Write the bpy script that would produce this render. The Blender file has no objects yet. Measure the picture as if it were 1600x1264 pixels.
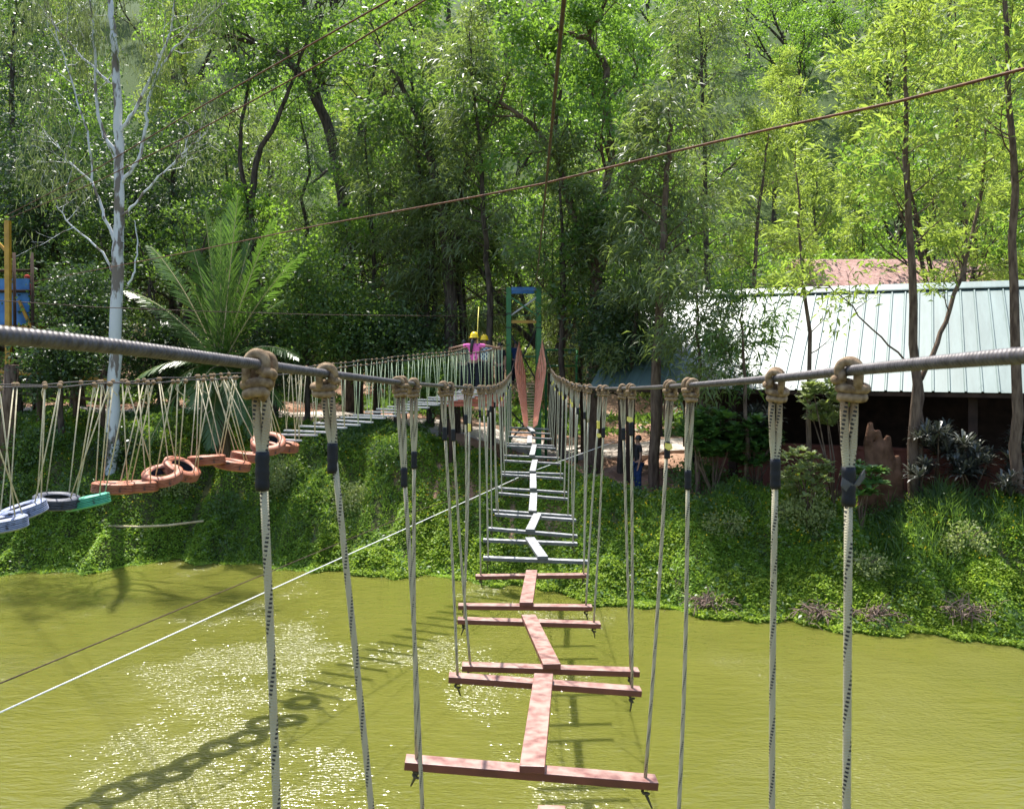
import bpy, math, random
import numpy as np
from mathutils import Vector, Matrix
C = bpy.context.scene.collection
rad = math.radians

# ------------------------------------------------------------------ camera, sky, sun, exposure
F, CX, HY, H = 1400.0, 800.0, 560.0, 5.9      # focal length in photo pixels, eye level row, eye height above water

def P(px, py, d):
    return Vector(((px-CX)*d/F, d, H+(HY-py)*d/F))
def XZ(px, d, z):
    return Vector(((px-CX)*d/F, d, z))

cd = bpy.data.cameras.new('camera'); cam = bpy.data.objects.new('camera', cd); C.objects.link(cam)
cam.location = (0, 0, H); cam.rotation_euler = (rad(90), 0, 0)
cd.sensor_width = 36; cd.lens = 36*F/1600; cd.shift_y = -(632-HY)/1600
cd.clip_start = 0.05; cd.clip_end = 2000
cd.dof.use_dof = True; cd.dof.focus_distance = 9.0; cd.dof.aperture_fstop = 11
bpy.context.scene.camera = cam

SUN_EL, SUN_AZ = rad(67), rad(-25)            # azimuth from +Y towards +X
w = bpy.data.worlds.new('World'); bpy.context.scene.world = w; w.use_nodes = True
nt = w.node_tree; nt.nodes.clear()
wo = nt.nodes.new('ShaderNodeOutputWorld'); bg = nt.nodes.new('ShaderNodeBackground')
sky = nt.nodes.new('ShaderNodeTexSky'); sky.sky_type = 'NISHITA'; sky.sun_disc = False
sky.sun_elevation = SUN_EL; sky.sun_rotation = SUN_AZ; sky.air_density = 1.0; sky.dust_density = 2.0
bg.inputs['Strength'].default_value = 0.15
nt.links.new(sky.outputs[0], bg.inputs[0]); nt.links.new(bg.outputs[0], wo.inputs[0])
sl = bpy.data.lights.new('sun', 'SUN'); sl.energy = 4.6; sl.angle = rad(0.5); sl.color = (1, .955, .88)
so = bpy.data.objects.new('sun', sl); C.objects.link(so)
sdir = Vector((math.sin(SUN_AZ)*math.cos(SUN_EL), math.cos(SUN_AZ)*math.cos(SUN_EL), math.sin(SUN_EL)))
so.rotation_euler = (-sdir).to_track_quat('-Z', 'Y').to_euler()
vs = bpy.context.scene.view_settings
vs.view_transform = 'Standard'; vs.look = 'None'; vs.exposure = 1.2; vs.gamma = 1
bpy.context.scene.cycles.max_bounces = 6; bpy.context.scene.cycles.transmission_bounces = 3
bpy.context.scene.cycles.transparent_max_bounces = 4; bpy.context.scene.cycles.diffuse_bounces = 3
bpy.context.scene.cycles.sample_clamp_indirect = 6

# ------------------------------------------------------------------ mesh helpers
class MB:
    def __init__(s): s.v=[]; s.f=[]; s.uv=[]; s.sm=[]
    def face(s, idx, uv=None, smooth=False):
        s.f.append(tuple(idx)); s.uv.append(uv or [(0,0)]*len(idx)); s.sm.append(smooth)
    def add(s, verts, faces, smooth=False):
        b=len(s.v); s.v += [tuple(v) for v in verts]
        for f in faces: s.face([b+i for i in f], None, smooth)
    def tube(s, pts, r, n=8, caps=True, v0=0.0, flat=None):
        pts=[Vector(p) for p in pts]; m=len(pts)
        rr=[r]*m if not hasattr(r,'__len__') else list(r)
        T=[]
        for i in range(m):
            t=(pts[min(i+1,m-1)]-pts[max(i-1,0)])
            T.append(t.normalized() if t.length>1e-9 else Vector((0,0,1)))
        ref=Vector((0,0,1)) if abs(T[0].z)<.9 else Vector((0,1,0))
        N=T[0].cross(ref).normalized(); base=len(s.v); L=v0; Ls=[]
        for i in range(m):
            if i: L += (pts[i]-pts[i-1]).length
            Ls.append(L)
            N=(N-T[i]*N.dot(T[i])); N=N.normalized() if N.length>1e-6 else T[i].orthogonal().normalized()
            B=T[i].cross(N)
            for k in range(n):
                a=2*math.pi*k/n
                q=pts[i]+(N*math.cos(a)+B*math.sin(a))*rr[i]
                s.v.append((q.x,q.y,q.z))
        for i in range(m-1):
            for k in range(n):
                k2=(k+1)%n
                s.face((base+i*n+k,base+i*n+k2,base+(i+1)*n+k2,base+(i+1)*n+k),
                       [(k/n,Ls[i]),((k+1)/n,Ls[i]),((k+1)/n,Ls[i+1]),(k/n,Ls[i+1])], True)
        if caps:
            s.face([base+k for k in range(n)][::-1]); s.face([base+(m-1)*n+k for k in range(n)])
        return s
    def bar(s, p0, p1, w, h, up=Vector((0,0,1))):
        p0=Vector(p0); p1=Vector(p1); t=(p1-p0).normalized(); side=t.cross(Vector(up))
        if side.length<1e-5: side=t.cross(Vector((0,1,0)))
        side.normalize(); u=side.cross(t).normalized()
        vs_=[]
        for p in (p0,p1):
            for a,b in ((-1,-1),(1,-1),(1,1),(-1,1)): vs_.append(p+side*(a*w/2)+u*(b*h/2))
        s.add(vs_,[(0,1,2,3)[::-1],(4,5,6,7),(0,1,5,4),(1,2,6,5),(2,3,7,6),(3,0,4,7)])
        return s
    def box(s, x0,x1,y0,y1,z0,z1):
        s.add([(x0,y0,z0),(x1,y0,z0),(x1,y1,z0),(x0,y1,z0),(x0,y0,z1),(x1,y0,z1),(x1,y1,z1),(x0,y1,z1)],
              [(3,2,1,0),(4,5,6,7),(0,1,5,4),(1,2,6,5),(2,3,7,6),(3,0,4,7)]); return s
    def lathe(s, prof, n=32, center=(0,0,0)):
        c=Vector(center); b=len(s.v); m=len(prof)
        for k in range(n):
            a=2*math.pi*k/n
            for r,z in prof: s.v.append((c.x+r*math.cos(a),c.y+r*math.sin(a),c.z+z))
        for k in range(n):
            k2=(k+1)%n
            for i in range(m-1):
                s.face((b+k*m+i,b+k2*m+i,b+k2*m+i+1,b+k*m+i+1),[(k/n,i),( (k+1)/n,i),((k+1)/n,i+1),(k/n,i+1)],True)
        return s
    def ball(s, c, r, sc=(1,1,1), n=12, m=8):
        prof=[(r*math.sin(math.pi*i/m), -r*math.cos(math.pi*i/m)) for i in range(m+1)]
        b=len(s.v); s.lathe([(max(a,1e-4),z) for a,z in prof], n)
        c=Vector(c)
        for i in range(b,len(s.v)):
            x,y,z=s.v[i]; s.v[i]=(c.x+x*sc[0],c.y+y*sc[1],c.z+z*sc[2])
        return s
    def mesh(s, name, mat, off=(0,0,0)):
        me=bpy.data.meshes.new(name); o=Vector(off)
        me.from_pydata([(a-o.x,b-o.y,c-o.z) for a,b,c in s.v],[],s.f)
        uvl=me.uv_layers.new(name='UVMap')
        flat=[x for f in s.uv for uv in f for x in uv]
        uvl.data.foreach_set('uv', flat)
        me.polygons.foreach_set('use_smooth', s.sm)
        if mat: me.materials.append(mat)
        me.update(); return me

def wloc(o):
    v=Vector((0,0,0))
    while o: v=v+o.location; o=o.parent
    return v
def link(name, me, parent=None, loc=(0,0,0)):
    o=bpy.data.objects.new(name, me); C.objects.link(o); o.location=loc
    if parent: o.parent=parent
    return o
def part(name, mb, mat, parent=None, local=False):
    off=(0,0,0) if (local or parent is None) else wloc(parent)
    return link(name, mb.mesh(name, mat, off), parent)
def tag(o, label=None, cat=None, group=None, kind=None):
    if label: o['label']=label
    if cat: o['category']=cat
    if group: o['group']=group
    if kind: o['kind']=kind
    return o
def empty(name, loc, label=None, cat=None, group=None, rz=0):
    o=bpy.data.objects.new(name, None); C.objects.link(o); o.location=loc; o.rotation_euler=(0,0,rz)
    o.empty_display_size=.1
    return tag(o,label,cat,group)
def solo(name, mb, mat, label, cat, group=None, base=None):
    o=link(name, mb.mesh(name, mat, base or (0,0,0)), None, base or (0,0,0)); return tag(o,label,cat,group)
def bevel(o, w_=.004, seg=2):
    m=o.modifiers.new('bevel','BEVEL'); m.width=w_; m.segments=seg; m.limit_method='ANGLE'; return o

ORD=['first','second','third','fourth','fifth','sixth','seventh','eighth','ninth','tenth','eleventh','twelfth','thirteenth','fourteenth','fifteenth','sixteenth','seventeenth','eighteenth','nineteenth','twentieth','twenty-first','twenty-second','twenty-third','twenty-fourth','twenty-fifth','twenty-sixth','twenty-seventh','twenty-eighth']

# ------------------------------------------------------------------ materials
def newmat(name):
    m=bpy.data.materials.new(name); m.use_nodes=True; n=m.node_tree.nodes; return m,n,m.node_tree.links,n['Principled BSDF']
def painted_glare(m,c,amt=.8,scale=14):
    # painted sun glare: paler colour on the upward faces, broken up by noise
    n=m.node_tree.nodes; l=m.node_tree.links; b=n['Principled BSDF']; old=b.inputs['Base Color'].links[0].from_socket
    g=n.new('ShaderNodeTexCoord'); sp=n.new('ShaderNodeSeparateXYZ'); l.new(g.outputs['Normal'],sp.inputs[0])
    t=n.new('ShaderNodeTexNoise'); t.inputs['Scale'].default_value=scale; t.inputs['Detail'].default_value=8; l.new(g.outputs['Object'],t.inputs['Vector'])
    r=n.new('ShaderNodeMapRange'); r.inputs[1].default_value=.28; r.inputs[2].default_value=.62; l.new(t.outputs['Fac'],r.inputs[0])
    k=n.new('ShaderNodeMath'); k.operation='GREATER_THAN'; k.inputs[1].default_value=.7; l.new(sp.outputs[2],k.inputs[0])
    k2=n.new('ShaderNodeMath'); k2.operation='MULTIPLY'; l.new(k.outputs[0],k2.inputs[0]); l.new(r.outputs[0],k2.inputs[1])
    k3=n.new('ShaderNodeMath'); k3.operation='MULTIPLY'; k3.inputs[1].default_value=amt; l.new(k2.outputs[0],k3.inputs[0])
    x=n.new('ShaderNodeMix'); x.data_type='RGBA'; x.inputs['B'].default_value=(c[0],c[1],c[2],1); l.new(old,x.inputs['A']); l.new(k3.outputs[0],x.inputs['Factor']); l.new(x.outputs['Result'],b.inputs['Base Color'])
def rgb(c): return (c[0],c[1],c[2],1)
def noisy(name, c1, c2, scale=5, rough=.6, spec=.4, bump=0.0, bscale=None, detail=4, metal=0, coat=0, stretch=None, mid=(.35,.65), obj=True):
    m,n,l,b=newmat(name)
    tc=n.new('ShaderNodeTexCoord'); mp=n.new('ShaderNodeMapping'); l.new(tc.outputs['Object'], mp.inputs[0])
    if stretch: mp.inputs['Scale'].default_value=stretch
    t=n.new('ShaderNodeTexNoise'); t.inputs['Scale'].default_value=scale; t.inputs['Detail'].default_value=detail
    l.new(mp.outputs[0], t.inputs['Vector'])
    r=n.new('ShaderNodeValToRGB'); r.color_ramp.elements[0].position=mid[0]; r.color_ramp.elements[1].position=mid[1]
    r.color_ramp.elements[0].color=rgb(c1); r.color_ramp.elements[1].color=rgb(c2)
    l.new(t.outputs['Fac'], r.inputs[0]); l.new(r.outputs[0], b.inputs['Base Color'])
    b.inputs['Roughness'].default_value=rough; b.inputs['Specular IOR Level'].default_value=spec
    b.inputs['Metallic'].default_value=metal; b.inputs['Coat Weight'].default_value=coat; b.inputs['Coat Roughness'].default_value=.48
    if bump:
        t2=n.new('ShaderNodeTexNoise'); t2.inputs['Scale'].default_value=bscale or scale*3; t2.inputs['Detail'].default_value=4
        l.new(mp.outputs[0], t2.inputs['Vector'])
        bp=n.new('ShaderNodeBump'); bp.inputs['Strength'].default_value=1; bp.inputs['Distance'].default_value=bump
        l.new(t2.outputs['Fac'], bp.inputs['Height']); l.new(bp.outputs[0], b.inputs['Normal'])
    return m
def math_node(n,l,op,a,b=None,c=None):
    k=n.new('ShaderNodeMath'); k.operation=op
    for i,x in enumerate((a,b,c)):
        if x is None: continue
        if isinstance(x,(int,float)): k.inputs[i].default_value=x
        else: l.new(x,k.inputs[i])
    return k.outputs[0]

def leafmat(name, c1, c2, tc_, trans=.45, rough=.45, spec=.5, flower=None):
    """c1..c2: leaf colours mixed per leaf (UV.x holds a random number per leaf); tc_: light passing through"""
    m,n,l,b=newmat(name)
    uv=n.new('ShaderNodeUVMap'); sp=n.new('ShaderNodeSeparateXYZ'); l.new(uv.outputs[0],sp.inputs[0])
    geo=n.new('ShaderNodeNewGeometry'); t=n.new('ShaderNodeTexNoise'); t.inputs['Scale'].default_value=.55; t.inputs['Detail'].default_value=2
    l.new(geo.outputs['Position'],t.inputs['Vector'])
    fac=math_node(n,l,'ADD',math_node(n,l,'MULTIPLY',sp.outputs[0],.6),math_node(n,l,'MULTIPLY_ADD',t.outputs['Fac'],1.6,-.6))
    fac=math_node(n,l,'MINIMUM',math_node(n,l,'MAXIMUM',fac,0.0),1.0)
    mx=n.new('ShaderNodeMix'); mx.data_type='RGBA'; mx.inputs['A'].default_value=rgb(c1); mx.inputs['B'].default_value=rgb(c2)
    l.new(fac,mx.inputs['Factor']); l.new(mx.outputs['Result'],b.inputs['Base Color'])
    b.inputs['Roughness'].default_value=rough; b.inputs['Specular IOR Level'].default_value=spec
    tr=n.new('ShaderNodeBsdfTranslucent')
    mx2=n.new('ShaderNodeMix'); mx2.data_type='RGBA'; mx2.inputs['A'].default_value=rgb([x*.7 for x in tc_]); mx2.inputs['B'].default_value=rgb(tc_)
    l.new(fac,mx2.inputs['Factor']); l.new(mx2.outputs['Result'],tr.inputs['Color'])
    ms=n.new('ShaderNodeMixShader'); ms.inputs[0].default_value=trans
    l.new(b.outputs[0],ms.inputs[1]); l.new(tr.outputs[0],ms.inputs[2]); l.new(ms.outputs[0],n['Material Output'].inputs[0])
    return m

M={}
M['soil']=None
M['bark_dark']=noisy('bark_dark',(.035,.026,.02),(.11,.085,.065),4,.9,.2,.02,stretch=(3,3,.6))
M['bark_brown']=noisy('bark_brown',(.07,.045,.032),(.17,.12,.085),4,.9,.2,.02,stretch=(3,3,.7))
M['bark_euc']=noisy('bark_euc',(.17,.14,.12),(.56,.57,.58),1.6,.65,.3,.008,8,stretch=(2.2,2.2,.7),mid=(.42,.47))
M['steel']=noisy('steel_cable',(.05,.043,.042),(.10,.09,.09),60,.5,.4,metal=.3)
M['rust']=noisy('rusty_cable',(.07,.03,.018),(.17,.075,.04),30,.7,.3,metal=.3)
M['brown_cable']=noisy('brown_cable',(.035,.022,.016),(.08,.045,.03),30,.7,.3)
M['white_rope']=noisy('white_rope',(.6,.6,.58),(.8,.8,.78),30,.7,.2)
M['tape']=noisy('black_tape',(.006,.007,.010),(.012,.013,.018),40,.55,.25,.002,60)
M['ytape']=noisy('yellow_tape',(.62,.52,.06),(.72,.62,.15),30,.5,.4)
M['red_paint']=noisy('red_oxide_paint',(.10,.018,.012),(.16,.034,.022),7,.5,.5,.0006,50,coat=.35,detail=8)
M['red_paint'].node_tree.nodes['Principled BSDF'].inputs['Coat IOR'].default_value=1.65
M['grey_paint']=noisy('grey_paint',(.05,.055,.062),(.10,.108,.115),9,.5,.5,.0006,60,coat=.35,detail=8)
M['grey_paint'].node_tree.nodes['Principled BSDF'].inputs['Coat IOR'].default_value=1.65
painted_glare(M['red_paint'],(.44,.29,.23),.65); painted_glare(M['grey_paint'],(.44,.44,.45))
M['board']=noisy('pale_metal_board',(.34,.34,.36),(.48,.47,.49),9,.35,.7,coat=1)
M['orange']=noisy('orange_strap',(.75,.28,.16),(.85,.38,.24),6,.6,.3)
M['wood']=noisy('weathered_wood',(.20,.13,.08),(.42,.30,.2),8,.8,.2,.003,40)
M['green_paint']=noisy('green_enamel',(.012,.13,.03),(.02,.18,.045),5,.35,.5)
M['blue_paint']=noisy('blue_enamel',(.02,.12,.36),(.05,.2,.5),3,.4,.5)
M['yellow_paint']=noisy('yellow_enamel',(.36,.19,.02),(.50,.28,.03),4,.4,.5)
M['redboard']=noisy('red_board',(.35,.08,.05),(.45,.12,.08),4,.5,.4)
M['black']=noisy('black_iron',(.015,.015,.015),(.03,.03,.03),9,.5,.4)
M['skin']=noisy('skin',(.23,.12,.08),(.27,.145,.095),9,.5,.4)
M['hair']=noisy('hair',(.008,.007,.006),(.015,.012,.01),30,.4,.5)
M['pink']=noisy('pink_cotton',(.70,.11,.38),(.78,.16,.46),14,.8,.1)
M['navy']=noisy('navy_cloth',(.012,.014,.022),(.02,.022,.034),14,.8,.1)
M['denim']=noisy('blue_denim',(.012,.025,.07),(.02,.04,.11),14,.8,.1)
M['darkcloth']=noisy('dark_cloth',(.012,.012,.014),(.03,.03,.034),14,.8,.1)
M['redcloth']=noisy('red_cloth',(.3,.04,.03),(.4,.06,.04),14,.8,.1)
M['helmet']=noisy('yellow_helmet',(.85,.55,.01),(.9,.6,.015),3,.3,.5)
M['mound']=noisy('red_clay',(.06,.03,.018),(.15,.08,.05),3,.9,.1,.05,6)
M['wallred']=noisy('red_brown_wall',(.10,.035,.025),(.19,.07,.05),2,.85,.2,.006,20)
M['darkwood']=noisy('dark_timber',(.03,.018,.013),(.06,.035,.025),3,.8,.2)
M['rooftile']=noisy('clay_roof_tile',(.30,.17,.15),(.42,.27,.24),5,.8,.2,.03,12)
M['floor_in']=noisy('hall_floor',(.05,.035,.03),(.08,.06,.05),2,.7,.3)
M['bamboo']=noisy('dry_bamboo',(.42,.33,.18),(.55,.45,.27),6,.6,.3)
M['tyre_orange']=noisy('orange_tyre_paint',(.27,.08,.035),(.38,.14,.075),9,.55,.4,.004,40)
M['tyre_blue']=noisy('blue_grey_tyre_paint',(.16,.19,.29),(.26,.29,.40),9,.55,.4,.004,40)
M['tyre_dark']=noisy('dark_tyre_rubber',(.03,.033,.05),(.07,.075,.10),9,.55,.4,.004,40)
M['tyre_green']=noisy('green_tyre_paint',(.05,.30,.18),(.09,.40,.25),9,.55,.4,.004,40)
M['knot']=noisy('stained_rope',(.13,.085,.05),(.32,.23,.14),60,.85,.15,.0015,350)
M['concrete']=noisy('pale_concrete',(.28,.27,.25),(.4,.39,.36),5,.8,.2,.01,20)
M['twig']=noisy('dry_twigs',(.12,.08,.06),(.3,.22,.18),9,.9,.1)
M['paleT']=noisy('pale_green_rope',(.38,.46,.28),(.50,.56,.38),20,.8,.1)
M['tanrope']=noisy('tan_rope',(.42,.37,.24),(.58,.52,.36),20,.8,.1)
M['plaid']=None

# braided rope with dark tracer dashes; UV.x round the rope, UV.y metres from the knot
def rope_mat(name, base, base2, dash, stain=True):
    m,n,l,b=newmat(name)
    uv=n.new('ShaderNodeUVMap'); sp=n.new('ShaderNodeSeparateXYZ'); l.new(uv.outputs[0],sp.inputs[0]); u,v=sp.outputs[0],sp.outputs[1]
    def fr(x): return math_node(n,l,'FRACT',x)
    h=fr(math_node(n,l,'MULTIPLY_ADD',v,-7.0,math_node(n,l,'MULTIPLY',u,2.0)))
    d1=math_node(n,l,'LESS_THAN',h,.30)
    d2=math_node(n,l,'LESS_THAN',fr(math_node(n,l,'MULTIPLY_ADD',v,110.0,math_node(n,l,'MULTIPLY',u,1.0))),.5)
    h3=fr(math_node(n,l,'MULTIPLY_ADD',v,18.0,math_node(n,l,'MULTIPLY',u,1.0)))
    dd=math_node(n,l,'MULTIPLY',d1,d2)
    dd=math_node(n,l,'MULTIPLY',dd,dash)
    tn=n.new('ShaderNodeTexNoise'); tn.inputs['Scale'].default_value=55; tq=n.new('ShaderNodeTexCoord'); l.new(tq.outputs['Object'],tn.inputs['Vector']); dd=math_node(n,l,'MULTIPLY',dd,math_node(n,l,'GREATER_THAN',tn.outputs['Fac'],.38))
    tc=n.new('ShaderNodeTexCoord'); t=n.new('ShaderNodeTexNoise'); t.inputs['Scale'].default_value=25; t.inputs['Detail'].default_value=5
    l.new(tc.outputs['Object'],t.inputs['Vector'])
    mx=n.new('ShaderNodeMix'); mx.data_type='RGBA'; mx.inputs['A'].default_value=rgb(base); mx.inputs['B'].default_value=rgb(base2); l.new(t.outputs['Fac'],mx.inputs['Factor'])
    st=n.new('ShaderNodeMix'); st.data_type='RGBA'; st.inputs['B'].default_value=(.24,.15,.08,1)
    sf=math_node(n,l,'SUBTRACT',1.5,math_node(n,l,'MULTIPLY',v,9.5)); sf=math_node(n,l,'MINIMUM',math_node(n,l,'MAXIMUM',math_node(n,l,'MULTIPLY',sf,math_node(n,l,'ADD',t.outputs['Fac'],.2)),0.0),.9)
    l.new(mx.outputs['Result'],st.inputs['A'])
    if stain: l.new(sf,st.inputs['Factor'])
    else: st.inputs['Factor'].default_value=0
    dk=n.new('ShaderNodeMix'); dk.data_type='RGBA'; dk.inputs['B'].default_value=(.025,.025,.028,1)
    l.new(st.outputs['Result'],dk.inputs['A']); l.new(dd,dk.inputs['Factor']); l.new(dk.outputs['Result'],b.inputs['Base Color'])
    wv=math_node(n,l,'MULTIPLY',math_node(n,l,'SINE',math_node(n,l,'MULTIPLY_ADD',v,1100.0,math_node(n,l,'MULTIPLY',u,18.85))),
                 1.0)
    wv2=math_node(n,l,'SINE',math_node(n,l,'MULTIPLY_ADD',v,-1100.0,math_node(n,l,'MULTIPLY',u,18.85)))
    bp=n.new('ShaderNodeBump'); bp.inputs['Distance'].default_value=.0007; bp.inputs['Strength'].default_value=.9
    l.new(math_node(n,l,'MAXIMUM',wv,wv2),bp.inputs['Height']); l.new(bp.outputs[0],b.inputs['Normal'])
    b.inputs['Roughness'].default_value=.8; b.inputs['Specular IOR Level'].default_value=.2
    return m
M['rope']=rope_mat('braided_rope',(.46,.42,.29),(.35,.31,.21),1.0)
M['rope_plain']=rope_mat('braided_rope_pale',(.44,.42,.32),(.35,.32,.23),.6)
# plaid cloth
m,n,l,b=newmat('plaid_cotton'); ck=n.new('ShaderNodeTexChecker'); ck.inputs['Scale'].default_value=14
ck.inputs['Color1'].default_value=(.45,.5,.55,1); ck.inputs['Color2'].default_value=(.10,.14,.2,1)
tc=n.new('ShaderNodeTexCoord'); l.new(tc.outputs['Object'],ck.inputs[0]); l.new(ck.outputs[0],b.inputs['Base Color']); M['plaid']=m
# floral pink
m,n,l,b=newmat('floral_pink_cotton'); vo=n.new('ShaderNodeTexVoronoi'); vo.inputs['Scale'].default_value=11
tc=n.new('ShaderNodeTexCoord'); l.new(tc.outputs['Object'],vo.inputs[0])
r=n.new('ShaderNodeValToRGB'); r.color_ramp.elements[0].position=.28; r.color_ramp.elements[0].color=(.22,.05,.13,1); r.color_ramp.elements[1].position=.34; r.color_ramp.elements[1].color=(.75,.14,.42,1)
l.new(vo.outputs['Distance'],r.inputs[0]); l.new(r.outputs[0],b.inputs['Base Color']); b.inputs['Roughness'].default_value=.85; M['floral']=m

# leaves
M['lf_oak']=leafmat('silky_oak_leaf',(.075,.105,.038),(.15,.19,.075),(.32,.44,.08),.42,.42,.6)
M['lf_yel']=leafmat('yellow_green_leaf',(.10,.17,.035),(.24,.30,.06),(.44,.58,.08),.5,.5,.45)
M['lf_bright']=leafmat('bright_green_leaf',(.07,.14,.03),(.13,.24,.05),(.30,.52,.05),.5,.42,.5)
M['lf_dark']=leafmat('dark_glossy_leaf',(.028,.055,.022),(.06,.10,.035),(.10,.20,.03),.25,.42,.45)
M['lf_mid']=leafmat('mid_green_leaf',(.05,.10,.03),(.10,.17,.045),(.22,.38,.045),.42,.42,.5)
M['lf_euc']=leafmat('eucalypt_leaf',(.09,.12,.05),(.15,.19,.08),(.26,.34,.10),.35,.65,.2)
M['lf_palm']=leafmat('palm_leaflet',(.045,.095,.025),(.09,.165,.04),(.20,.38,.05),.35,.35,.6)
M['lf_cover']=leafmat('ground_cover_leaf',(.085,.18,.026),(.26,.40,.05),(.44,.64,.055),.40,.5,.35)
M['lf_plum']=leafmat('broad_shrub_leaf',(.05,.12,.03),(.10,.20,.045),(.2,.38,.05),.3,.4,.5)
M['lf_cord']=leafmat('dark_strap_leaf',(.04,.045,.038),(.11,.115,.09),(.07,.08,.04),.15,.3,.7)
M['lf_pale']=leafmat('pale_shrub_leaf',(.16,.20,.07),(.32,.36,.14),(.40,.50,.12),.4,.5,.4)
M['flower']=leafmat('yellow_flower',(.75,.50,.02),(.85,.62,.03),(.7,.5,.05),.3,.6,.2)

# ------------------------------------------------------------------ leaves in bulk
def quads_mesh(name, mat, c, d, L, W, rng, droop=0.0, flatk=1.0):
    """c centres (N,3), d unit directions (N,3), L,W (N,)"""
    N=len(c); L=np.broadcast_to(L,(N,)); W=np.broadcast_to(W,(N,))
    r=rng.normal(size=(N,3))*np.array([flatk,flatk,1.0]); r[:,2]+=(1-flatk)*1.2; sd=np.cross(d,r); sd/= (np.linalg.norm(sd,axis=1,keepdims=True)+1e-9)
    v=np.empty((N,4,3),np.float32)
    v[:,0]=c; mid=c+d*(L*.45)[:,None]
    v[:,1]=mid+sd*(W/2)[:,None]; v[:,2]=c+d*L[:,None]; v[:,3]=mid-sd*(W/2)[:,None]
    v[:,2,2]-=droop*L
    return raw_quads(name, mat, v, rng.random(N))
def raw_quads(name, mat, v, rnd):
    N=len(v); me=bpy.data.meshes.new(name)
    me.vertices.add(4*N); me.vertices.foreach_set('co', np.ascontiguousarray(v,dtype=np.float32).reshape(-1))
    me.loops.add(4*N); me.loops.foreach_set('vertex_index', np.arange(4*N,dtype=np.int32))
    me.polygons.add(N); me.polygons.foreach_set('loop_start', np.arange(0,4*N,4,dtype=np.int32))
    me.update(calc_edges=True)
    uvl=me.uv_layers.new(name='UVMap'); uv=np.zeros((N,4,2),np.float32); uv[:,:,0]=rnd[:,None]; uv[:,2,1]=1
    uvl.data.foreach_set('uv', uv.reshape(-1)); me.materials.append(mat); me.update(); return me
def unit(a): return a/(np.linalg.norm(a,axis=-1,keepdims=True)+1e-9)

LS={ # leaf styles: n per cluster, spread, length, width, droop, updir, horizontal squash
 'oak':  dict(n=14,s=.27,L=.30,W=.05,droop=.35,out=.9,rz=-.35,sq=.7),
 'yel':  dict(n=14,s=.24,L=.28,W=.06,droop=.25,out=1.,rz=.1,sq=.6),
 'broad':dict(n=18,s=.30,L=.20,W=.10,droop=.15,out=.8,rz=0.,sq=.45),
 'dense':dict(n=18,s=.28,L=.17,W=.085,droop=.1,out=.6,rz=-.1,sq=.9),
 'euc':  dict(n=12,s=.22,L=.22,W=.03,droop=.5,out=.3,rz=-1.1,sq=1.3),
 'small':dict(n=14,s=.12,L=.09,W=.05,droop=.1,out=.6,rz=.2,sq=.9)}
def crown_from(clusters, style, mat, rng, name='crown', mult=1.0, size=1.0):
    S=LS[style]
    if style in ('oak','yel','broad','euc'):
        ph=rng.random(6)*6; P_=np.array([c[0][:] for c in clusters],float)
        nz=np.sin(P_[:,0]*1.5+ph[0])*np.sin(P_[:,1]*1.5+ph[1])*np.sin(P_[:,2]*2.0+ph[2])+.5*np.sin(P_[:,0]*3.1+ph[3])*np.sin(P_[:,2]*3.7+ph[4])*np.sin(P_[:,1]*3.3+ph[5])
        clusters=[c for c,v in zip(clusters,nz) if v>-.12 or rng.random()<.25]; mult*=1.35
    pos=np.array([c[0][:] for c in clusters],float); dr=np.array([c[1][:] for c in clusters],float)
    n=max(3,int(S['n']*mult)); pos=np.repeat(pos,n,0); dr=np.repeat(dr,n,0)
    g=rng.normal(size=pos.shape)*S['s']*size; g[:,2]*=S['sq']
    d=unit(dr*S['out']+rng.normal(size=pos.shape)*.55+np.array([0,0,S['rz']]))
    k=size*(rng.random(len(pos))*.6+.7)
    return quads_mesh(name, mat, pos+g, d, S['L']*k, S['W']*k, rng, S['droop'])

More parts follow.
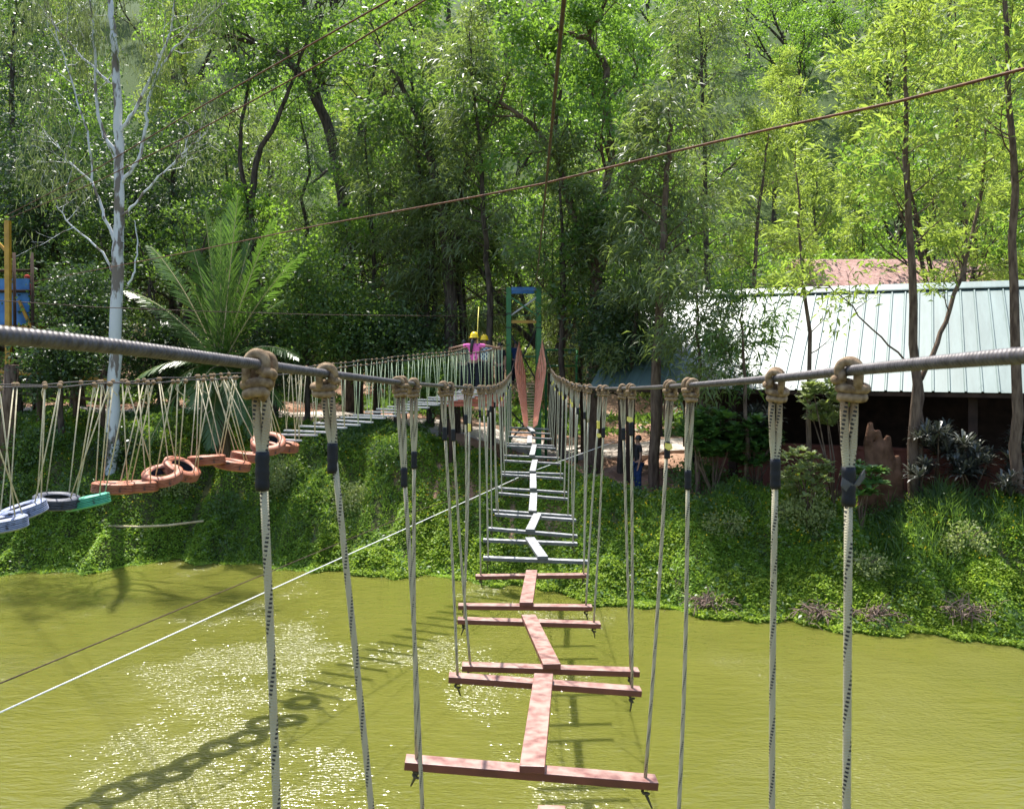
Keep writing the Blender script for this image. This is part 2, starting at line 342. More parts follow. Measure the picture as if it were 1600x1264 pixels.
class Tree:
    def __init__(s, seed): s.r=random.Random(seed); s.mb=MB(); s.cl=[]
    def limb(s, p, d, L, r, lvl, maxl, up=.15, kids=5, spread=.7, segs=5, n=5, lf=.35, wob=.18, ratio=.5):
        R=s.r; pts=[p.copy()]; q=p.copy(); dd=d.normalized(); rr=[r]
        for i in range(segs):
            dd=(dd+Vector((R.gauss(0,wob),R.gauss(0,wob),R.gauss(0,wob)+up*.5))).normalized()
            q=q+dd*(L/segs); pts.append(q.copy()); rr.append(max(r*(1-.8*(i+1)/segs),.006))
        s.mb.tube(pts, rr, n if lvl==0 else max(3,n-lvl), caps=False)
        if lvl>=maxl:
            for i in range(1,len(pts)):
                if i/segs>lf: s.cl.append((pts[i],(pts[i]-pts[i-1]).normalized()))
            return
        for k in range(kids):
            t=lf+(1-lf)*(k+R.random()*.8)/kids; t=min(t,.99)*segs; i=int(t); f=t-i
            b=pts[i].lerp(pts[i+1],f); ax=(pts[i+1]-pts[i]).normalized()
            side=Vector((R.gauss(0,1),R.gauss(0,1),R.gauss(0,.6))); side=(side-ax*side.dot(ax)).normalized()
            nd=(ax*(1-spread)+side*spread+Vector((0,0,up))).normalized()
            s.limb(b, nd, L*ratio*(1.1-.5*t/segs)*R.uniform(.7,1.2), rr[i]*.55, lvl+1, maxl, up, max(3,kids-1), spread, max(3,segs-1), n, .25, wob, ratio)
        s.cl.append((pts[-1],dd))
    def feather(s, trunk, r0, start, Lmax, nl, up=.5, dens=1.0, top=.35):
        """straight trunk with many ascending limbs"""
        R=s.r; m=len(trunk); s.mb.tube(trunk,[r0*(1-.85*i/(m-1)) for i in range(m)],9,caps=False)
        for k in range(nl):
            t=start+(1-start)*(k+R.random())/nl
            tt=min(t,.995)*(m-1); i=int(tt); b=trunk[i].lerp(trunk[i+1],tt-i)
            a=R.random()*6.283; L=Lmax*(1-(1-top)*((t-start)/(1-start)))*R.uniform(.6,1.15)*(.65 if t<start+.08 else 1)
            s.limb(b, Vector((math.cos(a),math.sin(a),up)), L, r0*.28*(1.1-t), 1, 2, .10, max(2,int(6*dens*min(1,L/Lmax+.1))), .6, 5, 5, .25, .13, .42)
    def broad(s, p, h, r0, fork=.35, nl=5, Lr=.75, lean=Vector((0,0,0)), up=.25):
        R=s.r; top=p+Vector((0,0,h*fork))+lean*h*fork
        tr=[p.lerp(top,i/4)+Vector((R.gauss(0,.06*h/10),R.gauss(0,.06*h/10),0)) for i in range(5)]
        s.mb.tube(tr,[r0*(1.25 if i==0 else 1-.1*i) for i in range(5)],9,caps=False)
        for k in range(nl):
            a=6.283*(k+R.random()*.6)/nl
            s.limb(tr[-1], Vector((math.cos(a)*.8,math.sin(a)*.8,R.uniform(.5,1.3)))+lean, h*Lr*R.uniform(.7,1), r0*.6, 0, 2, up, 6, .6, 6, 6, .3, .2, .5)

def make_tree(name, T, base, style, lmat, bark, label, cat, group=None, mult=1.0, size=1.0, seed=0):
    rng=np.random.default_rng(seed+11)
    root=empty(name, base, label, cat, group)
    tm=T.mb.mesh('trunk', M[bark], base); link('trunk', tm, root)
    cl=[((c[0]-Vector(base)),c[1]) for c in T.cl]
    link('crown', crown_from(cl, style, M[lmat], rng, 'crown', mult, size), root)
    return root

# ------------------------------------------------------------------ terrain, water
shore_px=[(-400,900),(0,896),(150,890),(280,873),(420,882),(560,895),(700,900),(830,915),(950,940),(1100,957),(1300,978),(1600,1002),(1900,1025)]
sx=[]; sy=[]
for px,py in shore_px:
    d=H*F/(py-HY); sx.append((px-CX)/F*d); sy.append(d)
sx[0]=-40; sy[0]=24; sx=np.array(sx); sy=np.array(sy)
def shore(x):
    return np.interp(x,sx,sy)+.22*np.sin(x*2.3)+.13*np.sin(x*5.1+1)+.07*np.sin(x*11+2)
def ground(x,y):
    x=np.asarray(x,float); y=np.asarray(y,float)
    s=y-shore(x)
    T=np.interp(x,[-30,-12,-3,2,30],[3.6,3.5,3.0,2.15,2.15]); W=np.interp(x,[-12,-3,2,12],[4.5,4.2,3.6,3.4])
    t=np.clip(s/W,0,1); bank=T*(.55*t+.45*(3*t*t-2*t**3))
    bmp=.16*np.sin(x*1.7+y*.9)+.11*np.sin(x*3.1-y*2.3+1)+.05*np.sin(x*6.3+y*4.7)
    z=np.where(s<0,np.maximum(s*.9,-1.6),bank+bmp*np.clip(s/1.0,0,1)*np.clip(1.4-s/14,.25,1))
    z=z+np.where(s>0,.10*np.clip(s,0,1)**.5,0)
    z=z+.02*np.clip(y-30,0,None)+.62*np.clip(y-50,0,85)+.5*np.clip(y-135,0,90)
    # the bank behind the camera
    z=np.where(y<-4,np.maximum(z,np.clip(-(y+4)*.5,-1.6,3)-1.6),z)
    return z
def gz(x,y): return float(ground(x,y))
def G(px,d,dz=0):
    x=(px-CX)/F*d; return Vector((x,d,gz(x,d)+dz))

def grid_mesh(name, xs, ys, zf, mat):
    X,Y=np.meshgrid(xs,ys); Z=zf(X,Y); nx,ny=len(xs),len(ys)
    me=bpy.data.meshes.new(name); v=np.stack([X,Y,Z],-1).reshape(-1,3).astype(np.float32)
    me.vertices.add(len(v)); me.vertices.foreach_set('co',v.reshape(-1))
    i=np.arange(nx*ny).reshape(ny,nx); q=np.stack([i[:-1,:-1],i[:-1,1:],i[1:,1:],i[1:,:-1]],-1).reshape(-1,4).astype(np.int32)
    me.loops.add(q.size); me.loops.foreach_set('vertex_index',q.reshape(-1)); me.polygons.add(len(q))
    me.polygons.foreach_set('loop_start',np.arange(0,q.size,4,dtype=np.int32)); me.polygons.foreach_set('use_smooth',np.ones(len(q),bool))
    me.update(calc_edges=True); me.materials.append(mat); return me

# ground material: red-brown earth with pale dry litter, greener far up the hill
m,n,l,b=newmat('earth'); geo=n.new('ShaderNodeNewGeometry')
t=n.new('ShaderNodeTexNoise'); t.inputs['Scale'].default_value=.5; t.inputs['Detail'].default_value=8; l.new(geo.outputs['Position'],t.inputs['Vector'])
r=n.new('ShaderNodeValToRGB'); r.color_ramp.elements[0].position=.3; r.color_ramp.elements[0].color=(.17,.085,.05,1); r.color_ramp.elements[1].position=.7; r.color_ramp.elements[1].color=(.42,.27,.19,1)
l.new(t.outputs['Fac'],r.inputs[0])
sp=n.new('ShaderNodeSeparateXYZ'); l.new(geo.outputs['Position'],sp.inputs[0])
hf=math_node(n,l,'MINIMUM',math_node(n,l,'MAXIMUM',math_node(n,l,'MULTIPLY_ADD',sp.outputs[1],.12,-6.0),0.0),1.0)
wetf=math_node(n,l,'MINIMUM',math_node(n,l,'MAXIMUM',math_node(n,l,'MULTIPLY_ADD',sp.outputs[2],-3.0,1.3),0.0),1.0)
mx=n.new('ShaderNodeMix'); mx.data_type='RGBA'; mx.inputs['B'].default_value=(.045,.075,.02,1); l.new(hf,mx.inputs['Factor']); l.new(r.outputs[0],mx.inputs['A'])
mx3=n.new('ShaderNodeMix'); mx3.data_type='RGBA'; mx3.inputs['B'].default_value=(.035,.03,.016,1); l.new(wetf,mx3.inputs['Factor']); l.new(mx.outputs['Result'],mx3.inputs['A'])
lim=math_node(n,l,'ADD',25.0,math_node(n,l,'MINIMUM',math_node(n,l,'MAXIMUM',math_node(n,l,'MULTIPLY_ADD',sp.outputs[0],-1.0,-1.0),0.0),5.5))
mossf=math_node(n,l,'MINIMUM',math_node(n,l,'MAXIMUM',math_node(n,l,'MULTIPLY',math_node(n,l,'SUBTRACT',lim,sp.outputs[1]),1.5),0.0),.85)
mx4=n.new('ShaderNodeMix'); mx4.data_type='RGBA'; mx4.inputs['B'].default_value=(.035,.06,.016,1); l.new(mossf,mx4.inputs['Factor']); l.new(mx3.outputs['Result'],mx4.inputs['A'])
l.new(mx4.outputs['Result'],b.inputs['Base Color']); b.inputs['Roughness'].default_value=.95; b.inputs['Specular IOR Level'].default_value=.15
t2=n.new('ShaderNodeTexNoise'); t2.inputs['Scale'].default_value=6; t2.inputs['Detail'].default_value=6; l.new(geo.outputs['Position'],t2.inputs['Vector'])
bp=n.new('ShaderNodeBump'); bp.inputs['Distance'].default_value=.08; l.new(t2.outputs['Fac'],bp.inputs['Height']); l.new(bp.outputs[0],b.inputs['Normal']); M['soil']=m
xs=np.concatenate([np.linspace(-400,-42,18),np.linspace(-40,40,320),np.linspace(42,400,18)])
ys=np.concatenate([np.linspace(-60,14,12),np.linspace(15,45,130),np.linspace(46,130,50),np.linspace(140,520,14)])
tag(link('ground',grid_mesh('ground',xs,ys,ground,M['soil'])),kind='structure')

# murky water
m,n,l,b=newmat('pond_water'); geo=n.new('ShaderNodeNewGeometry')
b.inputs['Roughness'].default_value=.05; b.inputs['IOR'].default_value=1.33; b.inputs['Specular IOR Level'].default_value=.5
t=n.new('ShaderNodeTexNoise'); t.inputs['Scale'].default_value=.25; t.inputs['Detail'].default_value=4; l.new(geo.outputs['Position'],t.inputs['Vector'])
r=n.new('ShaderNodeValToRGB'); r.color_ramp.elements[0].position=.3; r.color_ramp.elements[0].color=(.098,.102,.018,1); r.color_ramp.elements[1].position=.7; r.color_ramp.elements[1].color=(.124,.124,.024,1)
l.new(t.outputs['Fac'],r.inputs[0]); l.new(r.outputs[0],b.inputs['Base Color'])
def wave(scale,sx_,sy_,rz,det):
    mp=n.new('ShaderNodeMapping'); mp.inputs['Scale'].default_value=(sx_,sy_,1); mp.inputs['Rotation'].default_value=(0,0,rz); l.new(geo.outputs['Position'],mp.inputs[0])
    q=n.new('ShaderNodeTexNoise'); q.inputs['Scale'].default_value=scale; q.inputs['Detail'].default_value=det; q.inputs['Roughness'].default_value=.55; l.new(mp.outputs[0],q.inputs['Vector']); return q.outputs['Fac']
wa=wave(2.2,.55,1.5,.25,3); wb=wave(16,.6,1.4,-.2,1.5); wc=wave(.28,1,.8,.3,3); [k for k in n if k.type=='MAPPING'][-1].inputs['Location'].default_value=(3.2,.8,0); wd_=wave(7,.6,1.5,.1,2)
gust=n.new('ShaderNodeMapRange'); gust.inputs[1].default_value=.47; gust.inputs[2].default_value=.60; l.new(wc,gust.inputs[0]); gst=gust.outputs[0]
hh=math_node(n,l,'ADD',math_node(n,l,'MULTIPLY',wa,.040),math_node(n,l,'MULTIPLY',wd_,.020))
hh=math_node(n,l,'ADD',hh,math_node(n,l,'MULTIPLY',wb,math_node(n,l,'MULTIPLY_ADD',gst,.034,.006)))
l.new(math_node(n,l,'MULTIPLY_ADD',gst,.17,.08),b.inputs['Roughness'])
bp=n.new('ShaderNodeBump'); bp.inputs['Distance'].default_value=1.0; bp.inputs['Strength'].default_value=1.0
l.new(hh,bp.inputs['Height']); l.new(bp.outputs[0],b.inputs['Normal']); M['water']=m
b.inputs['Subsurface Weight'].default_value=.7; b.inputs['Subsurface Radius'].default_value=(1,1,.6); b.inputs['Subsurface Scale'].default_value=1.3
mb=MB(); mb.add([(-400,-60,0),(400,-60,0),(400,32,0),(-400,32,0)],[(0,1,2,3)])
tag(part('water',mb,M['water']),kind='structure')

# paved path on the far bank
def strip(name, pts, wd, mat, dz=.05):
    mb=MB(); vs_=[]; n_=len(pts)*6
    xs_=np.interp(np.linspace(0,len(pts)-1,n_),range(len(pts)),[p[0] for p in pts]); ys_=np.interp(np.linspace(0,len(pts)-1,n_),range(len(pts)),[p[1] for p in pts])
    for i in range(n_):
        j=min(i+1,n_-1); k=max(i-1,0); t=Vector((xs_[j]-xs_[k],ys_[j]-ys_[k],0)).normalized(); s_=Vector((-t.y,t.x,0))
        zc=max(gz(xs_[i]+s_.x*o_,ys_[i]+s_.y*o_) for o_ in (-wd/2,-wd/4,0,wd/4,wd/2))+dz
        for o_ in (-wd/2,wd/2):
            q=Vector((xs_[i],ys_[i],0))+s_*o_; vs_.append((q.x,q.y,zc)); vs_.append((q.x,q.y,zc-.35))
    fs=[]
    for i in range(n_-1):
        a=i*4; fs+=[(a,a+2,a+6,a+4)[::-1],(a,a+1,a+5,a+4),(a+2,a+6,a+7,a+3)]
    mb.add(vs_,fs); return tag(part(name,mb,mat),kind='structure')
M['paving']=noisy('pale_paving',(.36,.30,.25),(.52,.46,.40),1.2,.9,.2,.01,9)
strip('path',[(-26,34),(-16,35.5),(-8,36),(-2,34.5),(3,33),(9,38)],3.2,M['paving'])

# ------------------------------------------------------------------ main rope bridge
def spl(tab, d):
    xs_=[t[0] for t in tab]; return float(np.interp(d,xs_,[t[1] for t in tab]))
LC=[(.5,-870,470),(1.04,0,517),(1.87,413,571),(2.38,500,583),(3.8,627,598),(4.27,645,600),(5.6,692,603),(8.04,735,606),(11.4,763,606),(13.5,773,604),(17,783,600),(21,790,594),(25.8,799,582),(28,804.5,562),(30.2,811,531)]
RC=[(.5,2500,505),(1.11,1600,553),(1.87,1335,578),(2.38,1222,591),(3.8,1078,602),(4.27,1048,604),(5.6,985,607),(8.04,938,607),(11.4,904,603),(13.5,893,600),(17,881,593),(21,869,588),(25.8,861,577),(28,855,560),(30.2,848,533)]
def smooth_tab(tab):
    pts=[P(a[1],a[2],a[0]) for a in tab]
    ds=np.array([a[0] for a in tab]); X=np.array([p.x for p in pts]); Z=np.array([p.z for p in pts])
    ds2=np.linspace(ds[0],ds[-1],300); x=np.interp(ds2,ds,X); z=np.interp(ds2,ds,Z)
    for _ in range(14):
        x[1:-1]=(x[:-2]+2*x[1:-1]+x[2:])/4; z[1:-1]=(z[:-2]+2*z[1:-1]+z[2:])/4
    return ds2,x,z
LT=smooth_tab(LC); RT=smooth_tab(RC)
def cab(side,d):
    T_=LT if side<0 else RT
    return Vector((float(np.interp(d,T_[0],T_[1])),d,float(np.interp(d,T_[0],T_[2]))))
def cable_mesh(side):
    mb=MB(); R0=.0113; n_=20; pitch=.0125
    # laid strands near the camera as real ridges
    d0,d1=.5,3.6; m_=int((d1-d0)/.0019)
    pts=[cab(side,d0+(d1-d0)*i/m_) for i in range(m_+1)]
    base=len(mb.v); t=(pts[-1]-pts[0]).normalized(); 
    for i,p in enumerate(pts):
        t=(pts[min(i+3,m_)]-pts[max(i-3,0)]).normalized(); N=t.cross(Vector((0,0,1))).normalized(); B=N.cross(t)
        for k in range(n_):
            a=2*math.pi*k/n_; ph=(i*(d1-d0)/m_)/pitch+side*a/(2*math.pi)
            rr=R0*(1-.22*abs(math.cos(math.pi*ph))**3)
            q=p+(N*math.cos(a)+B*math.sin(a))*rr; mb.v.append(tuple(q))
    for i in range(m_):
        for k in range(n_): mb.face((base+i*n_+k,base+i*n_+(k+1)%n_,base+(i+1)*n_+(k+1)%n_,base+(i+1)*n_+k),None,True)
    pts=[cab(side,d) for d in np.linspace(3.6,30.2,160)]
    mb.tube(pts,R0*.97,10)
    return mb
o=solo('steel_cable',cable_mesh(-1),M['steel'],'thick grey steel cable sagging from the left edge of the photo to the green tower','cable')
o=solo('steel_cable',cable_mesh(1),M['steel'],'thick grey steel cable sagging from the right edge of the photo to the green tower','cable')

# knot template: loops over the cable and coils round the two stems (cable runs along Y through the origin)
def knot_mb(n=9,fine=1):
    mb=MB(); r=.0100; Rk=.0212
    for y,a0,a1 in ((-.015,-150,-10),(.014,-165,15)):
        arc=[]
        for i in range(17):
            a=rad(205-230*i/16); arc.append(Vector((Rk*math.cos(a),y+.012*(i/16-.5),Rk*math.sin(a))))
        arc=[arc[0]+Vector((.004,0,-.03))]+arc+[arc[-1]+Vector((-.004,0,-.03))]
        mb.tube(arc,r,n)
    hel=[]; turns=2.15
    for i in range(int(22*turns)+1):
        a=rad(-60)+2*math.pi*i/22; z=-.021-.0185*(i/22); rr=.0235+(.006 if i<20 else -.001)*abs(math.cos(a))
        hel.append(Vector((rr*math.cos(a)*1.08,rr*.85*math.sin(a),z+.007*math.cos(a))))
    hel=[hel[0]+Vector((.0,.012,.02))]+hel+[hel[-1]+Vector((-.012,.004,-.012))]
    mb.tube(hel,r,n)
    return mb
KM=[knot_mb(10).mesh('knot',M['knot'])]
kb=knot_mb(10); kb.v=[(-x,y,z) for x,y,z in kb.v]; kb.f=[f[::-1] for f in kb.f]; kb.uv=[u[::-1] for u in kb.uv]; KM.append(kb.mesh('knot',M['knot']))
def tape_mb(r,L):
    mb=MB(); N_=9; mb.tube([Vector((0,0,-L*i/N_)) for i in range(N_+1)],[r*(1+.05*((i*7)%3-1)) for i in range(N_+1)],12); return mb
TM={'b':tape_mb(.0145,.082).mesh('tape',M['tape']), 'y':tape_mb(.0138,.07).mesh('tape',M['ytape'])}
def end_mb(seed):
    R=random.Random(seed); mb=MB(); r=.0095
    hel=[Vector((.02*math.cos(a_*.7),.018*math.sin(a_*.7),-.012-.004*a_)) for a_ in np.linspace(0,14,26)]
    mb.tube(hel,r,7); x,y=R.uniform(-.04,.04),R.uniform(-.03,.03)
    mb.tube([Vector((0,0,-.05)),Vector((x*.4,y*.4,-.09)),Vector((x,y,-.15))],[r,r*.9,r*.55],6)
    return mb
M['endknot']=noisy('dark_wet_rope',(.05,.045,.03),(.14,.12,.07),40,.85,.15)
EM=[end_mb(i).mesh('end_knot',M['endknot']) for i in range(3)]
rk=random.Random(5)
def bridge_rope(root, side, d, bottom, rm='rope', tape='b', tlen=None, beamtop=None):
    top=cab(side,d); 
    tl=tlen if tlen else rk.uniform(.17,.30)
    mb=MB(); down=(bottom-(top-Vector((0,0,.06)))).normalized()
    a=top+Vector((0,0,-.03)); j=a+down*tl
    off=Vector((.0095,0,0))
    for s_ in (-1,1):
        mb.tube([a+off*s_, a.lerp(j,.35)+off*s_*1.1, a.lerp(j,.75)+off*s_*.85, j+off*s_*.4, j+down*.05],.0088,10)
    bow=Vector((rk.uniform(-.006,.006),rk.uniform(-.006,.006),0)); 
    pts=[]
    for i in range(9):
        t=i/8; pts.append((j+down*.02).lerp(bottom,t)+bow*math.sin(math.pi*t)*2)
    mb.tube(pts,.0088,10,v0=tl)
    o=part('rope',mb,M[rm],root)
    rl=wloc(root)
    k=link('knot',KM[0 if side<0 else 1],o,top-rl); k.rotation_euler=(rk.uniform(-.2,.2),rk.uniform(-.12,.12),rk.uniform(-.5,.5))
    k.scale=(rk.uniform(.82,1.02),rk.uniform(.85,1.1),rk.uniform(.88,1.08))
    if tape:
        k=link('tape',TM[tape],o,(j-rl)); k.rotation_euler=(0,0,rk.uniform(0,3))
    ek=link('end_knot',EM[rk.randrange(3)],o,bottom-rl+Vector((0,0,-.042))); ek.rotation_euler=(0,0,rk.uniform(0,6)); ek.scale=(.8,.8,.65)
    return o,top

# (left px, py, right px, py, depth) of the cross beams, in pairs
beams=[(584,1640,1240,1660,2.45),(641,1306,1078,1326,3.78),
 (633,1190,1026,1222,4.27),(701,1058,1001,1080,5.6),(722,1041,998,1050,6.09),(715,969,938,976,7.5),(716,947,925,949,8.04),(743,901,920,899,9.5),
 (755,872,920,878,10.2),(755,844,902,850,11.4),(762,826,902,838,12.0),(773,804,900,813,13.3),(770,798,893,807,13.66),(779,771,887,780,15.2),
 (779,763,886,770,15.8),(784,742,880,748,17.1),(784,738,880,741,17.5),(787,720,876,725,19.0),(788,712,874,716,19.8),(791,697,868,701,21.1),
 (790,693,866,697,21.7),(793,682,863,686,23.0),(794,675,861,678,24.0),(796,668,858,671,25.3)]
planks=[None,((812,1205),(850,1048)),((862,1043),(826,962)),((822,946),(831,892)),
 ((848,870),(828,838)),((828,833),(840,804)),((832,801),(834,770)),((833,766),(833,741)),((832,739),(836,720)),((831,713),(835,696)),((827,694),(828,682)),((833,674),(826,667))]
swing_lab=['red-brown H shaped wooden step nearest the camera, one plank end showing at the bottom edge',
 'nearest wholly visible red-brown step with a long pale topped centre plank','red-brown step whose centre plank slants to the left, second in full view','red-brown step farthest out over the green water, touching the grey ones']
for u in range(12):
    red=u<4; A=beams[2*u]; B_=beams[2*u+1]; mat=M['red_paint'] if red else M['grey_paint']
    ends=[]
    for (xl,yl,xr,yr,d) in (A,B_): ends.append((P(xl,yl,d),P(xr,yr,d+.04)))
    if u==0:
        pass
    ctr=(ends[0][0]+ends[0][1]+ends[1][0]+ends[1][1])/4
    lab=swing_lab[u] if red else 'grey painted H shaped hanging step, %s grey one counting from the red steps'%ORD[u-4]
    root=empty('bridge_step',ctr,lab,'bridge step','hanging steps of the plank bridge')
    for (a,b2) in ends:
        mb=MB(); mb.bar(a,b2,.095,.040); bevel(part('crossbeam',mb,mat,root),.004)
    if planks[u]:
        (x0,y0),(x1,y1)=planks[u]; d0=A[4]; d1=B_[4]
        mid0=ends[0][0].lerp(ends[0][1],.5); mid1=ends[1][0].lerp(ends[1][1],.5)
        p0=Vector(((x0+19*4.27/d0-CX)/F*d0 if u==1 else (x0-CX)/F*d0,d0-.047,mid0.z+.041)); p1=Vector(((x1-CX)/F*d1,d1+.05,mid1.z+.041))
    else:
        p0=Vector((.10,2.4,ends[0][0].z+.045)); p1=P(862,1264,3.90)
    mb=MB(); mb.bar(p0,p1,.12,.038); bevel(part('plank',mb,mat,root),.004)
    for ei,(a,b2) in enumerate(ends):
        dd=(A,B_)[ei][4]
        for side,e in ((-1,a),(1,b2)):
            inw=(b2-a).normalized()*(.055 if side<0 else -.055)
            bot=e+inw+Vector((0,0,.02))
            tl={(0,0,-1):.15,(0,0,1):.16}.get((u,ei,side))
            if u==0 and ei==0: tl=.16 if side<0 else .19
            if u==0 and ei==1: tl=.33
            tape='b' if u<3 or rk.random()<.5 else ('y' if rk.random()<.6 else None)
            bridge_rope(root,side,dd,bot,'rope' if u<3 else 'rope_plain',tape,tl)
# the step the photographer has just left: only its two ropes show
root=empty('bridge_step',(0,1.8,H-1.9),'step beside the photographer, seen only by its two thick ropes wrapped in black tape','bridge step','hanging steps of the plank bridge')
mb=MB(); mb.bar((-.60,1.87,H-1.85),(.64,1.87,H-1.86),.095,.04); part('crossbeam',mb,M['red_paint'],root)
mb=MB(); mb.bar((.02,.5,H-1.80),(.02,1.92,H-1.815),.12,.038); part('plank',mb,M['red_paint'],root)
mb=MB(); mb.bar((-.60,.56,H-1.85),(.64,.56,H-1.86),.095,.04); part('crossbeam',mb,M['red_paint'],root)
bridge_rope(root,-1,1.87,Vector((-.475,1.87,H-1.83)),'rope','b',.15)
orr,tp=bridge_rope(root,1,1.87,Vector((.69,1.87,H-1.83)),'rope','b',.17)
# loose flag of tape
j=P(1335,742,1.86); mb=MB(); mb.add([j+Vector(v) for v in ((.022,0,.012),(-.002,-.004,-.02),(-.028,-.008,-.004),(-.030,-.006,-.022),(-.018,-.002,-.034),(.012,.003,-.022),(.024,.004,-.005))],[(0,1,5,6),(1,2,3,4),(1,4,5)])
o=part('tape_flap',mb,noisy('grey_tape_flap',(.05,.055,.075),(.07,.075,.1),20,.4,.5),orr); sm=o.modifiers.new('t','SOLIDIFY'); sm.thickness=.0015
# extra yellow tags
for px,py,d in ((1043,697,4.2),(935,680,8.0),(983,655,5.55),(915,890,9.45)):
    mb=MB(); c=P(px,py,d); s_=.011*(1+.06*d); mb.add([c+Vector(v)*s_ for v in ((-1,-.9,1.2),(1.2,-1,.8),(1.5,-1.3,-.7),(.2,-1.1,-1.4),(-1.1,-.9,-.6))],[(0,1,2,3,4)])
    o=solo('tape_tag',mb,M['ytape'],{1043:'yellow tape tag fluttering on a right hand rope of the nearest full red step',935:'yellow tape tag low on a rope at the third red step',983:'small yellow tag just under the knots of the second rope pair at right',915:'orange yellow tag at the right end of a red crossbeam'}[px],'tag','yellow tape tags on the ropes',base=c)
    o.modifiers.new('t','SOLIDIFY').thickness=.002

# orange trough of straps and slats between the last grey step and the tower
root=empty('strap_walkway',P(826,640,28),'short orange sided trough of straps rising to the green tower','rope walkway')
D0,D1=25.75,30.1
def strapside(side):
    mx_=lambda x: x if side<0 else 1659-x
    oc=[P(mx_(811),531,30.1),P(mx_(804),573,29.3),P(mx_(812),622,27.5),P(mx_(819),664,25.75)]
    ic=[P(mx_(822),588,30.1),P(mx_(823),612,29.0),P(mx_(824.5),642,27.3),P(mx_(826),669,25.75)]
    def along(cc,u):
        u=u*(len(cc)-1); i=min(int(u),len(cc)-2); return cc[i].lerp(cc[i+1],u-i)
    def poly(t):
        return [along(oc,i/10).lerp(along(ic,i/10),t) for i in range(11)]
    K=5
    for k in range(K):
        a_=poly(k/K+.02); b_=poly((k+1)/K-.035); mb=MB()
        mb.add(a_+b_,[(i,i+1,12+i,11+i) for i in range(10)])
        o=part('strap',mb,M['orange'],root); o.modifiers.new('t','SOLIDIFY').thickness=.02
strapside(-1); strapside(1)
for i in range(16):
    t=i/15; d=D0+.1+(D1-D0-.2)*t; pz=H+(560-(665-66*t))*d/F
    x=(827.5-CX)/F*d; mb=MB(); mb.bar((x-.15,d,pz-.03),(x+.15,d,pz-.03),.16,.03); part('slat',mb,M['bamboo'],root)

# ------------------------------------------------------------------ green tower
tb=G(820,30.6)
root=empty('tower',tb,'green steel tower with crossed braces and a blue top beam where the plank bridge ends','tower')
zt=H+(560-449)*30.3/F
gp=[]
for sx_,px in ((-1,795),(1,842)):
    for dd in (30.3,31.7):
        x=(px-CX)/F*30.3; mb=MB(); z0=gz(x,dd)-.3
        mb.bar((x,dd,z0),(x,dd,zt),.17,.17,Vector((0,1,0))); bevel(part('post',mb,M['green_paint'],root),.01)
        gp.append(x)
xl,xr=gp[0],gp[2]
def tp(px,py,d=30.3): return P(px,py,d)
for a,b2,mt in (((xl,30.3,tp(0,462).z),(xr,30.3,tp(0,495).z),'green_paint'),((xl,30.36,tp(0,495).z),(xr,30.36,tp(0,462).z),'board'),
             ((xl,31.6,tp(0,600).z),(xr,31.6,tp(0,510).z),'black'),((xl,31.66,tp(0,515).z),(xr,31.66,tp(0,600).z),'black'),
             ((xl,30.4,tp(0,690).z),(xr,30.4,tp(0,640).z),'black'),((xl,30.44,tp(0,640).z),(xr,30.44,tp(0,690).z),'black')):
    mb=MB(); mb.bar(a,b2,.05,.05); part('brace',mb,M[mt],root)
mb=MB(); mb.bar((xl+.09,30.3,zt-.06),(xr-.09,30.3,zt-.06),.16,.12); mb.bar((xl+.09,31.7,zt-.06),(xr-.09,31.7,zt-.06),.16,.12); part('top_beam',mb,M['blue_paint'],root)
z_=tp(0,503).z; mb=MB(); mb.bar((xl+.09,30.3,z_),(xr-.09,30.3,z_),.12,.10); part('crossbeam',mb,M['yellow_paint'],root)
for py in (490,512):
    for x in (xl,xr):
        mb=MB(); z_=tp(0,py).z; mb.bar((x-.1,30.3,z_),(x+.1,30.3,z_),.2,.035); part('clamp_ring',mb,M['black'],root)
for dd in (30.35,31.65):
    mb=MB(); z_=tp(0,557).z; mb.bar((xl+.09,dd+.0,z_),(xr-.09,dd,z_),.06,.06) if dd>31 else mb.bar((xl+.09,dd,zt-.95),(xr-.09,dd,zt-.95),.02,.02); part('rail',mb,M['green_paint'],root)
zd=tp(0,600).z; mb=MB()
for i in range(8): mb.box(xl-.05,xr+.05,30.2+i*.2,30.2+i*.2+.185,zd-.05,zd)
part('deck',mb,M['wood'],root)

# landing platform left of the tower with red boards
pb=G(750,28.6)
root=empty('landing_platform',pb,'low wooden landing with red side boards between the tower and the person in pink','platform')
zl=H+(560-612)*28.2/F
x0=(700-CX)/F*28.2; x1=xl-.12
mb=MB()
for i in range(9): mb.box(x0,x1,27.8+i*.22,27.8+i*.22+.2,zl-.04,zl)
part('deck',mb,M['wood'],root)
for i in range(3):
    mb=MB(); mb.box(x0,x1,27.70,27.75,zl-.12-.13*i-.06,zl-.12-.13*i+.05); part('side_board',mb,M['redboard'],root)
for x in (x0+.1,x1-.1):
    for dd in (27.95,29.5):
        mb=MB(); mb.bar((x,dd,gz(x,dd)-.2),(x,dd,zl-.05),.12,.12,Vector((0,1,0))); part('post',mb,M['darkwood'],root)
# green railing right of the tower
rb=G(878,31)
root=empty('railing',rb,'green tubular railing with two rails right of the tower','railing')
zr=[P(0,547,31).z,P(0,572,31).z]; xa=(853-CX)/F*31; xb=(901-CX)/F*31
for z_ in zr: mb=MB(); mb.tube([(xa,31,z_),(xb,31,z_)],.035,8); part('rail',mb,M['green_paint'],root)
for x in (xa,xb): mb=MB(); mb.tube([(x,31,gz(x,31)),(x,31,zr[0])],.045,8); part('post',mb,M['green_paint'],root)

